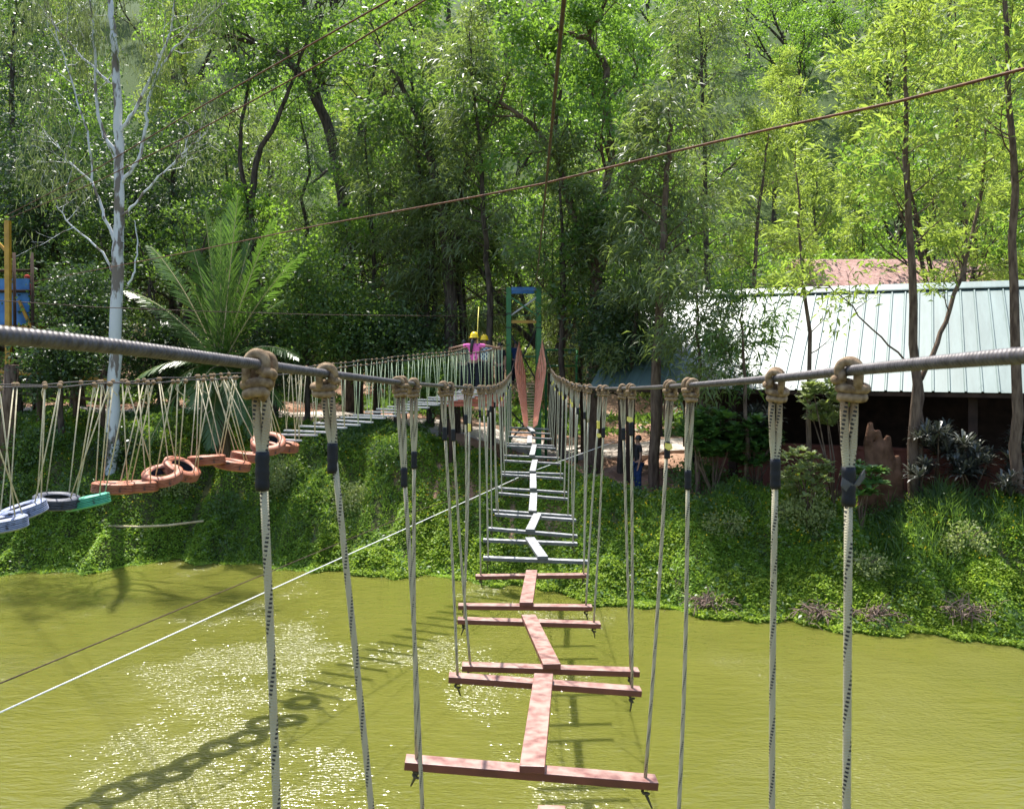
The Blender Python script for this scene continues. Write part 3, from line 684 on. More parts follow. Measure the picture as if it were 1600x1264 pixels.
# ------------------------------------------------------------------ second bridge: boards, then tyres
FZ=[(10,-2.25),(11.8,-2.1),(14.4,-1.87),(17.15,-1.52),(20,-1.3),(23,-1.08),(25,-.95),(27.8,-.93)]
HZ=[(9,-.42),(11.8,-.37),(14.4,-.36),(17.15,-.26),(20,-.08),(23,.10),(25,.2),(28.5,.45)]
def axis2(d):
    x=-11.7+.425*d
    if d>24.5: x=-11.7+.425*24.5+(d-24.5)*.19
    return x
def at2(d,side,hand=True,half=.5):
    z=H+float(np.interp(d,*zip(*(HZ if hand else FZ)))); c=Vector((axis2(d),d,z)); return c+Vector((.92,-.39,0))*side*half
for side,lb in ((-1,'far'),(1,'near')):
    mb=MB(); pts=[at2(d,side) for d in np.linspace(7.0,28.4,50)]
    for i,p in enumerate(pts): p.z+=.02*math.sin(i*1.9+side)
    mb.tube(pts,.011,6)
    solo('hand_cable',mb,M['steel'],'thin %s hand cable of the bridge with the hanging tyres'%lb,'cable','hand cables of the tyre bridge')
nb=23
sk=MB().ball((0,0,0),.032,(1,1,.8),7,5).mesh('knot',M['knot'])
for i in range(nb):
    d=17.0+(27.2-17.0)*i/(nb-1); a=at2(d,-1,False,.56); b2=at2(d,1,False,.56)
    a.z+=rk.uniform(-.02,.02); b2.z+=rk.uniform(-.02,.02)
    root=empty('bridge_board',(a+b2)/2,'pale narrow board of the far rope bridge, %s one counting from the tyres'%ORD[i],'bridge board','boards of the far rope bridge')
    mb=MB(); mb.bar(a,b2,.10,.03); part('plank',mb,M['board'],root)
    for side,e in ((-1,a),(1,b2)):
        for q in (-.13,.13):
            dd=d+q*rk.uniform(.5,1.2); tpp=at2(dd,side); e2=e.lerp((a+b2)/2,.06)
            mb=MB(); mb.tube([e2,tpp],.0075,5); ro=part('rope',mb,M['paleT'] if d>18.5 else M['tanrope'],root)
            k=link('knot',sk,ro,tpp-wloc(root))

def tyre_mb():
    mb=MB(); prof=[(.175,.055),(.19,.075),(.235,.087),(.275,.083),(.300,.072),(.309,.064)]
    for z in (.052,.030,.008): prof+= [(.313,z+.009),(.313,z),(.296,z-.002),(.296,z-.009)]
    half=prof[:]; prof=half+[(r_,-z) for r_,z in half[::-1]]
    return mb.lathe(prof,48)
def lining_mb():
    return MB().lathe([(.177,-.056),(.165,-.055),(.20,-.066),(.24,-.07),(.28,-.05),(.287,0),(.28,.05),(.24,.07),(.20,.066),(.165,.055),(.177,.056)],36)
def scuffed(m):
    # bare rubber showing through scuffed paint
    n=m.node_tree.nodes; l=m.node_tree.links; b=n['Principled BSDF']; old=b.inputs['Base Color'].links[0].from_socket
    g=n.new('ShaderNodeTexCoord'); t=n.new('ShaderNodeTexNoise'); t.inputs['Scale'].default_value=11; t.inputs['Detail'].default_value=8; l.new(g.outputs['Object'],t.inputs['Vector'])
    r=n.new('ShaderNodeMapRange'); r.inputs[1].default_value=.60; r.inputs[2].default_value=.70; l.new(t.outputs['Fac'],r.inputs[0])
    x=n.new('ShaderNodeMix'); x.data_type='RGBA'; x.inputs['B'].default_value=(.04,.035,.032,1); l.new(old,x.inputs['A']); l.new(r.outputs[0],x.inputs['Factor']); l.new(x.outputs['Result'],b.inputs['Base Color'])
tm={}
for k in ('orange','blue','dark','green'): scuffed(M['tyre_'+k]); tm[k]=tyre_mb().mesh('tread',M['tyre_'+k])
TL=lining_mb().mesh('inner_wall',M['tyre_dark'])
tyres=[(2,819,11.5,'blue',1,-6,'pale blue-grey tyre cut off by the left edge of the photo'),
(35,799,12.0,'blue',7,-14,'blue-grey painted tyre beside the dark one, tilted to show its hole'),
(88,783,12.9,'dark',2,6,'dark navy tyre between the blue-grey and green tyres'),
(137,784,13.2,'green',-2,-12,'green painted tyre, the only green one'),
(177,762,13.7,'orange',-4,3,'orange tyre right after the green one, lying level'),
(215,760,14.0,'orange',-4,0,'level orange tyre touching the left side of the one showing its hole'),
(254,743,14.3,'orange',18,2,'orange tyre tilted forward showing its round hole and white rim'),
(283,733,14.7,'orange',8,28,'orange tyre tipped steeply behind the one showing its hole'),
(323,719,15.2,'orange',-4,-3,'level orange tyre just above and right of the steeply tipped one'),
(363,726,15.5,'orange',-4,10,'orange tyre sloping down to the right, under the palm fronds'),
(388,714,16.1,'orange',-5,8,'orange tyre partly hidden behind the nearest left rope'),
(419,693,16.3,'orange',26,8,'orange tyre tipped towards the viewer behind the black tape of the left rope'),
(441,697,17.0,'orange',2,10,'last orange tyre, next to the first pale board')]
for i,(px,py,d,col,tx,ty,lb) in enumerate(tyres):
    c=P(px,py,d); root=empty('tyre_step',c,lb,'tyre','tyres hung as steps')
    t_=link('tread',tm[col],root); t_.rotation_euler=(rad(tx),rad(ty),rk.uniform(0,6)); t_.rotation_mode='XYZ'
    Rm=Matrix.Rotation(rad(ty),3,'Y')@Matrix.Rotation(rad(tx),3,'X')
    t_.rotation_mode='QUATERNION'; t_.rotation_quaternion=Rm.to_quaternion(); link('inner_wall',TL,t_)
    for q,(ax,side) in enumerate(((200,-1),(150,-1),(-20,1),(30,1))):
        e=c+Rm@Vector((.25*math.cos(rad(ax)),.25*math.sin(rad(ax)),.075))
        dt=c.y+rk.uniform(-.35,.35)+(.12 if side<0 else -.1); tpp=at2(dt,side)
        mb=MB(); mb.tube([e,tpp],.0095,5); ro=part('rope',mb,M['tanrope'],root); kk=link('knot',sk,ro,tpp-c); kk.scale=(1.2,1.2,1.5)
        if rk.random()<.5:
            mb=MB(); mb.tube([tpp,tpp+Vector((rk.uniform(-.08,.08),0,-.12)),tpp+Vector((rk.uniform(-.1,.1),0,-.22))],.009,5); part('rope_tail',mb,M['tanrope'],ro)

# ------------------------------------------------------------------ single cables across the view
def wirepx(name, pts, r, mat, label, cat='cable', sag=0):
    """pts: (px,py,d); straight between points in 3D (1/d linear in pixels is a straight line)"""
    mb=MB(); P3=[P(*p) for p in pts]; out=[]
    for i in range(len(P3)-1):
        for k in range(8): out.append(P3[i].lerp(P3[i+1],k/8))
    out.append(P3[-1]); mb.tube(out,r,8); return solo(name,mb,mat,label,cat)
def dlin(px,pa,da,pb,db): 
    t=(px-pa)/(pb-pa); return 1/((1-t)/da+t/db)
zp=[(1700,84),(1600,108),(1400,160),(1200,203),(1050,238),(850,287),(700,316),(500,352),(300,393),(150,422),(50,441)]
wirepx('zip_cable',[(x,y,dlin(x,1600,3.6,50,29)) for x,y in zp],.0072,M['rust'],'rusty brown zip line crossing the whole picture from upper right to the blue platform')
zp=[(700,-52),(610,0),(500,62),(300,175),(150,265),(8,338)]
wirepx('overhead_cable',[(x,y,dlin(x,610,9,8,28.5)) for x,y in zp],.010,M['rust'],'upper of two thin rusty cables climbing from the yellow post across the eucalyptus')
zp=[(740,-42),(665,0),(500,100),(300,210),(150,285),(8,344)]
wirepx('overhead_cable',[(x,y,dlin(x,665,9,8,28.5)) for x,y in zp],.010,M['rust'],'lower of two thin rusty cables climbing from the yellow post across the eucalyptus')
a=P(890,-90,1.5); e=P(834,452,30.2); mb=MB(); mb.tube([a.lerp(e,t)-Vector((0,0,.25*math.sin(math.pi*t))) for t in [(i/40)**2 for i in range(41)]],.0052,8)
solo('safety_cable',mb,M['brown_cable'],'dark overhead safety cable running from the top edge down to the tower top','cable')
zp=[(-60,464),(0,470),(150,480),(300,486),(500,492),(700,494),(793,492)]
wirepx('guy_wire',[(x,y,dlin(x,0,20,793,30.2)) for x,y in zp],.010,M['brown_cable'],'thin nearly level wire running left from the tower across the dark foliage')
wirepx('white_line',[(-60,1140,7.6),(830,737,22)]+[(960,690,25.5)],.008,M['white_rope'],'white line slanting from the lower left over the water to the tower foot','rope')
wirepx('brown_wire',[(-60,1092,8.2),(660,795,19),(830,744,24)],.0075,M['brown_cable'],'brown wire slanting over the water just above the white line')
mb=MB(); mb.tube([P(170,822,26.2),P(215,823,26.4),P(260,821,26.6),P(318,814,26.9)],.035,7)
solo('pole',mb,M['bamboo'],'pale dry pole lying low across the left bank below the orange tyres','pole')

# ------------------------------------------------------------------ long hall with sheet metal roof
BR=rad(-25); u3=Vector((math.cos(BR),math.sin(BR),0)); v3=Vector((-math.sin(BR),math.cos(BR),0))
E0=Vector((2.9,27,0)); gzb=2.25
hall=empty('long_hall',(E0.x,E0.y,gzb),'long open hall with a pale green ribbed metal roof behind the right hand trees','building',rz=BR)
LB=19; ze=H-.87-gzb; zrg=H+2.24-gzb; dp=5.0; zb=0
m,n,l,b=newmat('pale_green_sheet_roof'); tc=n.new('ShaderNodeTexCoord'); mp=n.new('ShaderNodeMapping'); mp.inputs['Scale'].default_value=(3.2,.35,.35); l.new(tc.outputs['Object'],mp.inputs[0])
t=n.new('ShaderNodeTexNoise'); t.inputs['Scale'].default_value=1; t.inputs['Detail'].default_value=9; t.inputs['Roughness'].default_value=.7; l.new(mp.outputs[0],t.inputs['Vector'])
r=n.new('ShaderNodeValToRGB'); r.color_ramp.elements[0].position=.3; r.color_ramp.elements[0].color=(.055,.095,.085,1); r.color_ramp.elements[1].position=.7; r.color_ramp.elements[1].color=(.125,.185,.175,1)
l.new(t.outputs['Fac'],r.inputs[0]); l.new(r.outputs[0],b.inputs['Base Color']); b.inputs['Roughness'].default_value=.45; b.inputs['Specular IOR Level'].default_value=.7; b.inputs['Coat Weight'].default_value=.2; b.inputs['Coat Roughness'].default_value=.5
M['roof']=m
def roofslope(y0,z0,y1,z1):
    mb=MB(); nr=int(LB/.38); prof=[]
    x=-.6
    while x<LB:
        prof+=[(x,0),(x+.30,0),(x+.325,.035),(x+.355,.035)]; x+=.38
    base=len(mb.v); nn=Vector((0,-(z1-z0),(y1-y0))).normalized()
    if nn.z<0: nn=-nn
    for t_ in np.linspace(0,1,9):
        for (x_,h_) in prof:
            q=Vector((x_,y0+(y1-y0)*t_,z0+(z1-z0)*t_))+nn*h_; mb.v.append(tuple(q))
    K=len(prof)
    for j_ in range(8):
        for i_ in range(K-1): mb.face((base+j_*K+i_,base+j_*K+i_+1,base+(j_+1)*K+i_+1,base+(j_+1)*K+i_))
    return mb
o=part('roof',roofslope(0,ze,dp,zrg),M['roof'],hall,True); o.modifiers.new('t','SOLIDIFY').thickness=.01
o2=part('rear_roof',roofslope(2*dp,ze,dp+.01,zrg),M['roof'],hall,True); o2.modifiers.new('t','SOLIDIFY').thickness=.01
mb=MB(); rc=[(dp-.32,zrg-.13),(dp-.3,zrg-.10),(dp,zrg+.09),(dp+.3,zrg-.10)]
vv=[]; 
for x_ in (-.62,LB): vv+=[(x_,y_,z_) for y_,z_ in rc]
mb.add(vv,[(0,1,5,4),(1,2,6,5),(2,3,7,6)]); q=part('ridge_cap',mb,M['roof'],o,True); q.modifiers.new('t','SOLIDIFY').thickness=.01
mb=MB(); mb.box(-.6,LB,.06,.10,ze-.13,ze-.03); part('fascia',mb,M['darkwood'],hall,True)
mb=MB(); mb.box(3.1,LB,.75,.95,-.25,1.15); part('low_wall',mb,M['wallred'],hall,True)
mb=MB(); mb.box(3.1,LB,.70,1.0,1.15,1.22); part('wall_cap',mb,M['wallred'],hall,True)
mb=MB(); mb.box(0,LB,2*dp-1,2*dp-.85,0,ze+.3); part('back_wall',mb,M['darkwood'],hall,True)
mb=MB(); mb.box(3.1,LB,.95,2*dp-1,-.2,.12); part('floor',mb,M['floor_in'],hall,True)
mb=MB(); mb.box(3.1,3.25,.95,2*dp-1,0.12,ze+.2); part('end_wall',mb,M['darkwood'],hall,True)
for k in range(7):
    x_=.5+k*3.1; mb=MB(); mb.box(x_-.11,x_+.11,.5,.72,-.3,ze+.1); part('post',mb,M['darkwood'],hall,True)
mb=MB(); mb.box(-.3,LB,.55,.67,ze-.1,ze+.02); part('eave_beam',mb,M['darkwood'],hall,True)
# second house with clay tiles glimpsed above the roof
hb=Vector((17.5,41,gz(17.5,41))); hs=empty('tiled_house',hb,'house with a faded pink tiled roof glimpsed through trees above the metal roof','building')
mb=MB(); zt_=P(0,408,40).z-hb.z; mb.box(-4,4,-2,4,0,zt_-2.2); part('wall',mb,M['concrete'],hs,True)
mb=MB(); mb.add([(-4.5,-3,zt_-2.5),(4.5,-3,zt_-2.5),(4.5,1,zt_+.3),(-4.5,1,zt_+.3),(-4.5,5,zt_-2.5),(4.5,5,zt_-2.5)],[(0,1,2,3),(3,2,5,4),(0,3,4),(1,5,2)]); part('roof',mb,M['rooftile'],hs,True)

# clay pillar sculpture
mb=MB(); cb=G(1378,22.6); Rm=random.Random(3)
sc=empty('clay_mound',cb,'tall red clay mound with rounded fingers in front of the low wall','mound')
mb=MB()
for ox,hh_,r_ in ((-.34,2.35,.125),(-.09,2.15,.135),(.17,2.0,.15),(.42,1.5,.14),(-.52,1.2,.12),(.02,1.1,.2)):
    pts=[]; rr=[]
    for i in range(10):
        t=i/9; pts.append(cb+Vector((ox*(1.0-.0*t)+.03*math.sin(i*2+ox*9),Rm.uniform(-.04,.04)+ox*.2,hh_*t-.2))); rr.append(r_*(1.25-.35*t)*(1 if i<8 else (.85 if i==8 else .55))*Rm.uniform(.92,1.08))
    mb.tube(pts,rr,12)
o=part('shaft',mb,M['mound'],sc)
rmz=o.modifiers.new('r','REMESH'); rmz.mode='VOXEL'; rmz.voxel_size=.045; rmz.use_smooth_shade=True

# ------------------------------------------------------------------ yellow post and blue platform at the left edge
bp_=G(10,29); root=empty('blue_platform',bp_,'blue panelled platform with a tall yellow post at the left edge, among dark trees','platform')
mb=MB(); mb.bar(P(12,345,28.5),P(14,650,28.5),.15,.15,Vector((0,1,0))); part('post',mb,M['yellow_paint'],root)
mb=MB(); mb.bar(P(12,395,28.5),P(-14,368,28.5),.08,.08); part('brace',mb,M['yellow_paint'],root)
mb=MB(); mb.bar(P(30,470,29),P(52,520,29),.08,.08); part('brace',mb,M['yellow_paint'],root)
zt_=P(0,436,29.2).z; zb_=P(0,508,29.2).z; xa=P(-90,0,29.2).x; xb=P(48,0,29.2).x
for i in range(6):
    a_=xa+(xb-xa)*i/6; mb=MB(); mb.box(a_+.01,a_+(xb-xa)/6-.01,29.1,29.16,zb_,zt_); part('panel',mb,M['blue_paint'],root)
mb=MB(); mb.box(xa,xb+.1,29,31.5,zb_-.2,zb_-.02); part('deck',mb,M['yellow_paint'],root)
for z_ in (zt_+.25,P(0,455,29).z): mb=MB(); mb.tube([(xa,29,z_),(xb+.1,29,z_)],.05,7); part('rail',mb,M['darkwood'],root)
for px in (-40,22,50): mb=MB(); mb.tube([P(px,395,28.9),P(px+3,640,28.9)],.05,7); part('upright',mb,M['darkwood'],root)
# log post and timber rails, lower left
mb=MB(); c=G(8,27.6); mb.tube([c-Vector((0,0,.3)),P(14,640,27.6),P(19,570,27.6)],[.24,.21,.2],12)
solo('log_post',mb,M['bark_brown'],'thick grey-brown log post standing at the left edge behind the tyre ropes','post',base=c)
root=empty('timber_fence',G(100,29.5),'rough timber rail fence with yellow-brown posts at lower left','fence')
for px in (62,118,160): 
    mb=MB(); mb.tube([G(px,29.5,-.2),P(px,578,29.5)],.09,8); part('post',mb,M['bark_brown'],root)
for py in (586,618): mb=MB(); mb.tube([P(-10,py-6,29.3),P(175,py+8,29.5)],.06,7); part('rail',mb,M['yellow_paint'] if py==586 else M['bark_brown'],root)
# hanging swing tyre by the hall
c=P(976,588,29); root=empty('hanging_tyre',c,'black tyre hung upright on a rope between the thick trunks left of the hall','tyre')
o=link('tread',tyre_mb().mesh('tread',M['black']),root); o.rotation_euler=(rad(90),0,0); mb=MB(); mb.tube([c+Vector((0,0,.3)),c+Vector((0,0,4))],.02,5); part('rope',mb,M['brown_cable'],root)
mb=MB(); c=G(920,26.0); mb.box(c.x-.3,c.x+.3,c.y-.2,c.y+.2,c.z-.1,c.z+.25)
bevel(solo('stone_block',mb,M['concrete'],'pale rough stone block on the red earth beside the thick trunk','stone',base=c),.03)

# ------------------------------------------------------------------ people
def skin_mesh(name, joints, edges, mat, sub=1, root_i=0):
    me=bpy.data.meshes.new(name); me.from_pydata([j[0] for j in joints],edges,[]); o=bpy.data.objects.new(name,me); C.objects.link(o)
    md=o.modifiers.new('s','SKIN'); md.use_smooth_shade=True
    for i,j in enumerate(joints):
        sv=me.skin_vertices[0].data[i]; rr=j[1]; sv.radius=(rr,rr) if not hasattr(rr,'__len__') else rr; sv.use_root=(i==root_i)
    sb=o.modifiers.new('u','SUBSURF'); sb.levels=sub; sb.render_levels=sub
    dg=bpy.context.evaluated_depsgraph_get(); ev=o.evaluated_get(dg); nm=bpy.data.meshes.new_from_object(ev); nm.name=name
    nm.materials.clear(); nm.materials.append(mat); bpy.data.objects.remove(o); return nm
def person(feet, rz, label, shirt, trousers, hat=None, arms='down', h=1.62, longhair=False, group=None, cap=None, hairmat='hair'):
    k=h/1.70; root=empty('person',feet,label,'person',group,rz=rz)
    V=lambda x,y,z: (x*k,y*k,z*k)
    # facing +Y (away from the camera) at rz=0
    if arms=='out':
        A={s:[V(s*.17,0,1.40),V(s*.42,.02,1.37),V(s*.62,.10,1.33),V(s*.70,.13,1.31)] for s in (-1,1)}
    elif arms=='up': A={s:[V(s*.17,0,1.40),V(s*.30,.12,1.22),V(s*.26,.34,1.30),V(s*.25,.42,1.33)] for s in (-1,1)}
    else: A={s:[V(s*.17,0,1.40),V(s*.23,-.01,1.13),V(s*.25,.06,.88),V(s*.25,.08,.80)] for s in (-1,1)}
    J=[(V(0,0,.95),(.135*k,.10*k)),(V(0,0,1.12),(.12*k,.09*k)),(V(0,0,1.33),(.15*k,.10*k)),(V(0,0,1.44),.06*k),(V(0,.01,1.50),.052*k),(V(0,.02,1.58),(.072*k,.085*k)),(V(0,.015,1.66),.062*k)]
    E=[(0,1),(1,2),(2,3),(3,4),(4,5),(5,6)]
    for s in (-1,1):
        b_=len(J); rr=[.050,.036,.027,.024]
        for p_,r_ in zip(A[s],rr): J.append((p_,r_*k))
        E+=[(2,b_),(b_,b_+1),(b_+1,b_+2),(b_+2,b_+3)]
        hp=Vector(A[s][3]); hd=(hp-Vector(A[s][2])).normalized(); sdv=hd.orthogonal().normalized(); sdv=Vector((0,1,0)).cross(hd).normalized() if abs(hd.y)<.9 else Vector((1,0,0))
        for fi in range(5):
            o_=(fi-1.5)*.018*k if fi<4 else -.042*k; L_=(.075,.085,.08,.062,.05)[fi]*k; cur=Vector((0,0,-1)) if arms!='down' else Vector((0,.6,-.5))
            q1=hp+sdv*o_+hd*(.02*k if fi<4 else -.01*k); q2=q1+hd*L_*.55+(sdv*-.02*k if fi==4 else Vector((0,0,0))); q3=q2+(hd*.5+cur*.6).normalized()*L_*.45
            c0=len(J); J+=[(tuple(q1),.011*k),(tuple(q2),.009*k),(tuple(q3),.007*k)]; E+=[(b_+3,c0),(c0,c0+1),(c0+1,c0+2)]
        b_=len(J); J+=[(V(s*.09,0,.88),.095*k),(V(s*.10,.02,.50),.062*k),(V(s*.105,-.01,.10),.040*k),(V(s*.11,.0,.05),.045*k),(V(s*.12,.14,.03),.035*k)]
        E+=[(0,b_),(b_,b_+1),(b_+1,b_+2),(b_+2,b_+3),(b_+3,b_+4)]
    body=link('body',skin_mesh('body',J,E,M['skin'],2),root)
    # face
    mb=MB(); 
    for s in (-1,1): mb=MB(); mb.ball(V(s*.032,.098,1.60),.012*k,n=8,m=6); link('eye',mb.mesh('eye',M['hair']),root)
    mb=MB(); mb.ball(V(0,.112,1.575),.014*k,(1,1.1,1.6),8,6); link('nose',mb.mesh('nose',M['skin']),root)
    for s in (-1,1): mb=MB(); mb.ball(V(s*.078,.015,1.585),.022*k,(.5,.8,1.2),8,6); link('ear',mb.mesh('ear',M['skin']),root)
    # clothes: shells grown a little larger than the body
    Js=[(V(0,0,.88),(.165*k,.125*k)),(V(0,0,1.12),(.138*k,.108*k)),(V(0,0,1.33),(.165*k,.118*k)),(V(0,0,1.425),(.085*k,.08*k))]; Es=[(0,1),(1,2),(2,3)]
    for s in (-1,1):
        b_=len(Js); a0=Vector(A[s][0]); a1=Vector(A[s][1]); Js+=[(tuple(a0),.062*k),(tuple(a0.lerp(a1,.7)),.052*k)]; Es+=[(2,b_),(b_,b_+1)]
    link('shirt',skin_mesh('shirt',Js,Es,M[shirt],2),root)
    Jt=[(V(0,0,.95),(.15*k,.115*k))]; Et=[]
    for s in (-1,1):
        b_=len(Jt); Jt+=[(V(s*.09,0,.86),.112*k),(V(s*.10,.02,.50),.085*k),(V(s*.105,-.01,.08),.070*k)]; Et+=[(0,b_),(b_,b_+1),(b_+1,b_+2)]
    link('trousers',skin_mesh('trousers',Jt,Et,M[trousers],2),root)
    for s in (-1,1): mb=MB(); mb.ball(V(s*.115,.06,.035),.06*k,(.75,2.0,.6),10,6); link('shoe',mb.mesh('shoe',M['black']),root)
    mb=MB(); mb.ball(V(0,-.012,1.625),.098*k,(.95,1.02,1.0),14,8)
    if longhair: mb.tube([V(-.03,-.09,1.58),V(-.05,-.13,1.45),V(-.07,-.14,1.28),V(-.08,-.12,1.12)],[.06*k,.05*k,.045*k,.02*k],8)
    link('hair',mb.mesh('hair',M[hairmat]),root)
    if hat:
        mb=MB(); prof=[(.150,1.615),(.152,1.622),(.128,1.63),(.122,1.66),(.11,1.72),(.08,1.765),(.04,1.785),(.001,1.79)]
        mb.lathe([(a*k,z*k) for a,z in prof],20,(0,-.005,0)); mb.lathe([(.15*k,1.615*k),(.02,1.62*k)],20,(0,-.005,0))
        for q in (-.03,0,.03): mb.tube([V(q,-.11,1.68),V(q,-.07,1.765),V(q,0,1.792),V(q,.07,1.765),V(q,.11,1.68)],.006*k,5)
        link('helmet',mb.mesh('helmet',M[hat]),root)
    return root
d=24.6; fz=H+float(np.interp(d,*zip(*FZ)))+.02
pf=Vector(((741-CX)/F*d,d,fz))
person(pf,rad(-4),'person in pink blouse and yellow helmet, arms spread, walking on the far rope bridge','floral','navy','helmet','out',1.60,True)
mb=MB(); mb.tube([P(745,545,24.75),P(746,525,24.8),P(747,497,25.0),P(748,480,25.5)],.011,6)
solo('safety_strap',mb,M['ytape'],'pale yellow safety strap rising from the back of the person in pink','strap')
person(Vector(((757-CX)/F*28.6,28.6,zl)),rad(200),'person in a grey plaid shirt and yellow helmet waiting on the landing','plaid','darkcloth','helmet','up',1.72)
person(Vector(((725-CX)/F*28.4,28.4,zl)),rad(170),'dark haired person in black standing leftmost on the landing','darkcloth','navy',None,'down',1.62)
person(Vector(((738-CX)/F*29.2,29.2,zl)),rad(185),'taller bareheaded person in dark clothes behind the helmeted ones on the landing','darkcloth','darkcloth',None,'down',1.78)
person(Vector(((781-CX)/F*29.0,29.0,zl)),rad(150),'person in black leaning by the slim trunk next to the tower','darkcloth','darkcloth',None,'down',1.55)
person(Vector(((806-CX)/F*31.0,31.0,zd)),rad(180),'person in a blue top standing on the tower deck, half hidden by orange straps','denim','navy',None,'down',1.45)
person(G(997,25.6),rad(100),'person in navy jeans standing on the red earth path behind the right ropes','darkcloth','denim',None,'down',1.66)
person(G(1086,28.4),rad(170),'dark haired person in shade beside the hall post above the shrubs','darkcloth','darkcloth',None,'down',1.7)
person(G(632,36.5),rad(120),'person in dark trousers standing on the pale path beyond the far bridge','darkcloth','navy',None,'down',1.65)
person(Vector((P(42,0,30).x,30,zb_)),rad(180),'person in a red cap and dark shirt on the blue platform','redcloth','darkcloth',None,'down',1.7,hairmat='redcloth')

# ------------------------------------------------------------------ trees in front, traced from the photo
def px_trunk(pts, d, wob=0):
    return [P(x,y,d+dz) for x,y,dz in [(p+(0,))[:3] for p in pts]]
def featherpx(name, trunkpx, d, r0, start, Lmax, nl, style, lmat, bark, label, up=.5, seed=1, mult=1.0, dens=1.0, size=1.0, top=.35, base_px=None, cat='tree', group=None):
    T=Tree(seed); tr=[]; b0=G(trunkpx[0][0],d,-.15)
    pts=[b0]+[P(x,y,d) for x,y in trunkpx[1:]]
    for i in range(len(pts)-1):
        for k in range(4): tr.append(pts[i].lerp(pts[i+1],k/4)+Vector((T.r.gauss(0,.03),T.r.gauss(0,.05),0)) if (i or k) else pts[i])
    tr.append(pts[-1]); T.feather(tr,r0,start,Lmax,nl,up,dens,top)
    return make_tree(name,T,b0,style,lmat,bark,label,cat,group,mult,size,seed)
featherpx('silky_oak',[(1582,790),(1588,600),(1582,300),(1572,0),(1568,-60)],21.8,.15,.45,2.8,28,'yel','lf_yel','bark_brown','slim yellow-green tree at the right edge with a straight trunk rising past the roof',seed=2,mult=.8)
featherpx('silky_oak',[(1428,765),(1430,600),(1420,350),(1414,150),(1412,40)],22.8,.15,.45,2.8,26,'yel','lf_yel','bark_brown','yellow-green tree with a forked brown trunk just right of the clay mound',seed=3,mult=.95)
featherpx('silky_oak',[(1266,700),(1262,520),(1248,350),(1243,230)],23.6,.075,.22,1.5,8,'yel','lf_yel','bark_brown','thin young yellow-green tree in front of the roof above the nearest right knot',seed=4,mult=.8)
featherpx('silky_oak',[(1165,560),(1180,400),(1195,250),(1205,190)],38,.12,.2,2.6,28,'yel','lf_yel','bark_brown','yellow-green tree behind the ridge end of the metal roof',seed=14,mult=1)
featherpx('silky_oak',[(1500,560),(1505,380),(1495,180),(1490,-20)],35,.14,.15,3.3,46,'yel','lf_yel','bark_brown','pale yellow-green tree behind the roof between the two right hand trunks',seed=15,mult=1)
featherpx('silky_oak',[(1022,752),(1024,560),(1036,400),(1040,290),(1046,200),(1048,150)],26.3,.17,.30,2.4,34,'oak','lf_oak','bark_brown','tall grey-green feathery tree left of the hall with drooping branches',seed=5,mult=.95,dens=1.0)
featherpx('silky_oak',[(877,690),(879,560),(882,420),(874,300),(870,180)],29.5,.12,.34,2.0,34,'oak','lf_oak','bark_dark','slim dark tree just right of the green tower',seed=6,mult=1.0)
featherpx('silky_oak',[(768,650),(765,480),(760,380),(750,230),(738,120),(733,40)],31.3,.14,.38,2.7,38,'oak','lf_oak','bark_dark','tall slim feathery tree directly left of the green tower',seed=7,mult=1.0)
featherpx('silky_oak',[(672,650),(668,520),(668,400),(650,200),(640,60)],34,.15,.30,3.2,50,'oak','lf_oak','bark_dark','grey-green feathery tree behind the far bridge, left of the helmeted people',seed=8,mult=1.0)
featherpx('silky_oak',[(590,640),(588,500),(580,330),(570,180)],35.5,.16,.25,3.5,50,'oak','lf_oak','bark_dark','grey-green feathery tree left of the bridge people with arching pale sprays',seed=9,mult=1.0)
featherpx('silky_oak',[(1110,600),(1105,420),(1100,220),(1095,80),(1092,20)],38.5,.16,.2,3.3,48,'oak','lf_oak','bark_dark','dense grey-green tree overhanging the left end of the hall roof',seed=10,mult=.9)

featherpx('silky_oak',[(985,690),(988,560),(1000,430),(1005,330)],27.6,.10,.25,2.0,24,'oak','lf_oak','bark_dark','grey-green feathery tree in front of the left roof corner, right of the thick trunk',seed=61,mult=1.2,top=.6)
featherpx('silky_oak',[(912,690),(908,560),(912,430),(918,330)],32.5,.12,.3,2.0,30,'oak','lf_oak','bark_dark','short feathery tree between the slim and the thick trunk, right of the tower',seed=62,mult=1.2,top=.6)
featherpx('silky_oak',[(735,650),(728,540),(722,420),(715,300)],34,.12,.25,3.0,40,'oak','lf_oak','bark_dark','feathery tree directly behind the helmeted people',seed=63,mult=1.2,top=.6)
featherpx('silky_oak',[(1092,740),(1094,620),(1090,520),(1088,430)],24.6,.08,.25,1.7,15,'oak','lf_oak','bark_brown','young grey-green tree drooping over the left part of the roof',seed=64,mult=.9,top=.7)
featherpx('silky_oak',[(1168,740),(1166,620),(1160,520),(1158,440)],24.2,.07,.3,1.3,11,'oak','lf_mid','bark_brown','small green tree in front of the eave between two right hand ropes',seed=65,mult=.8,top=.7)
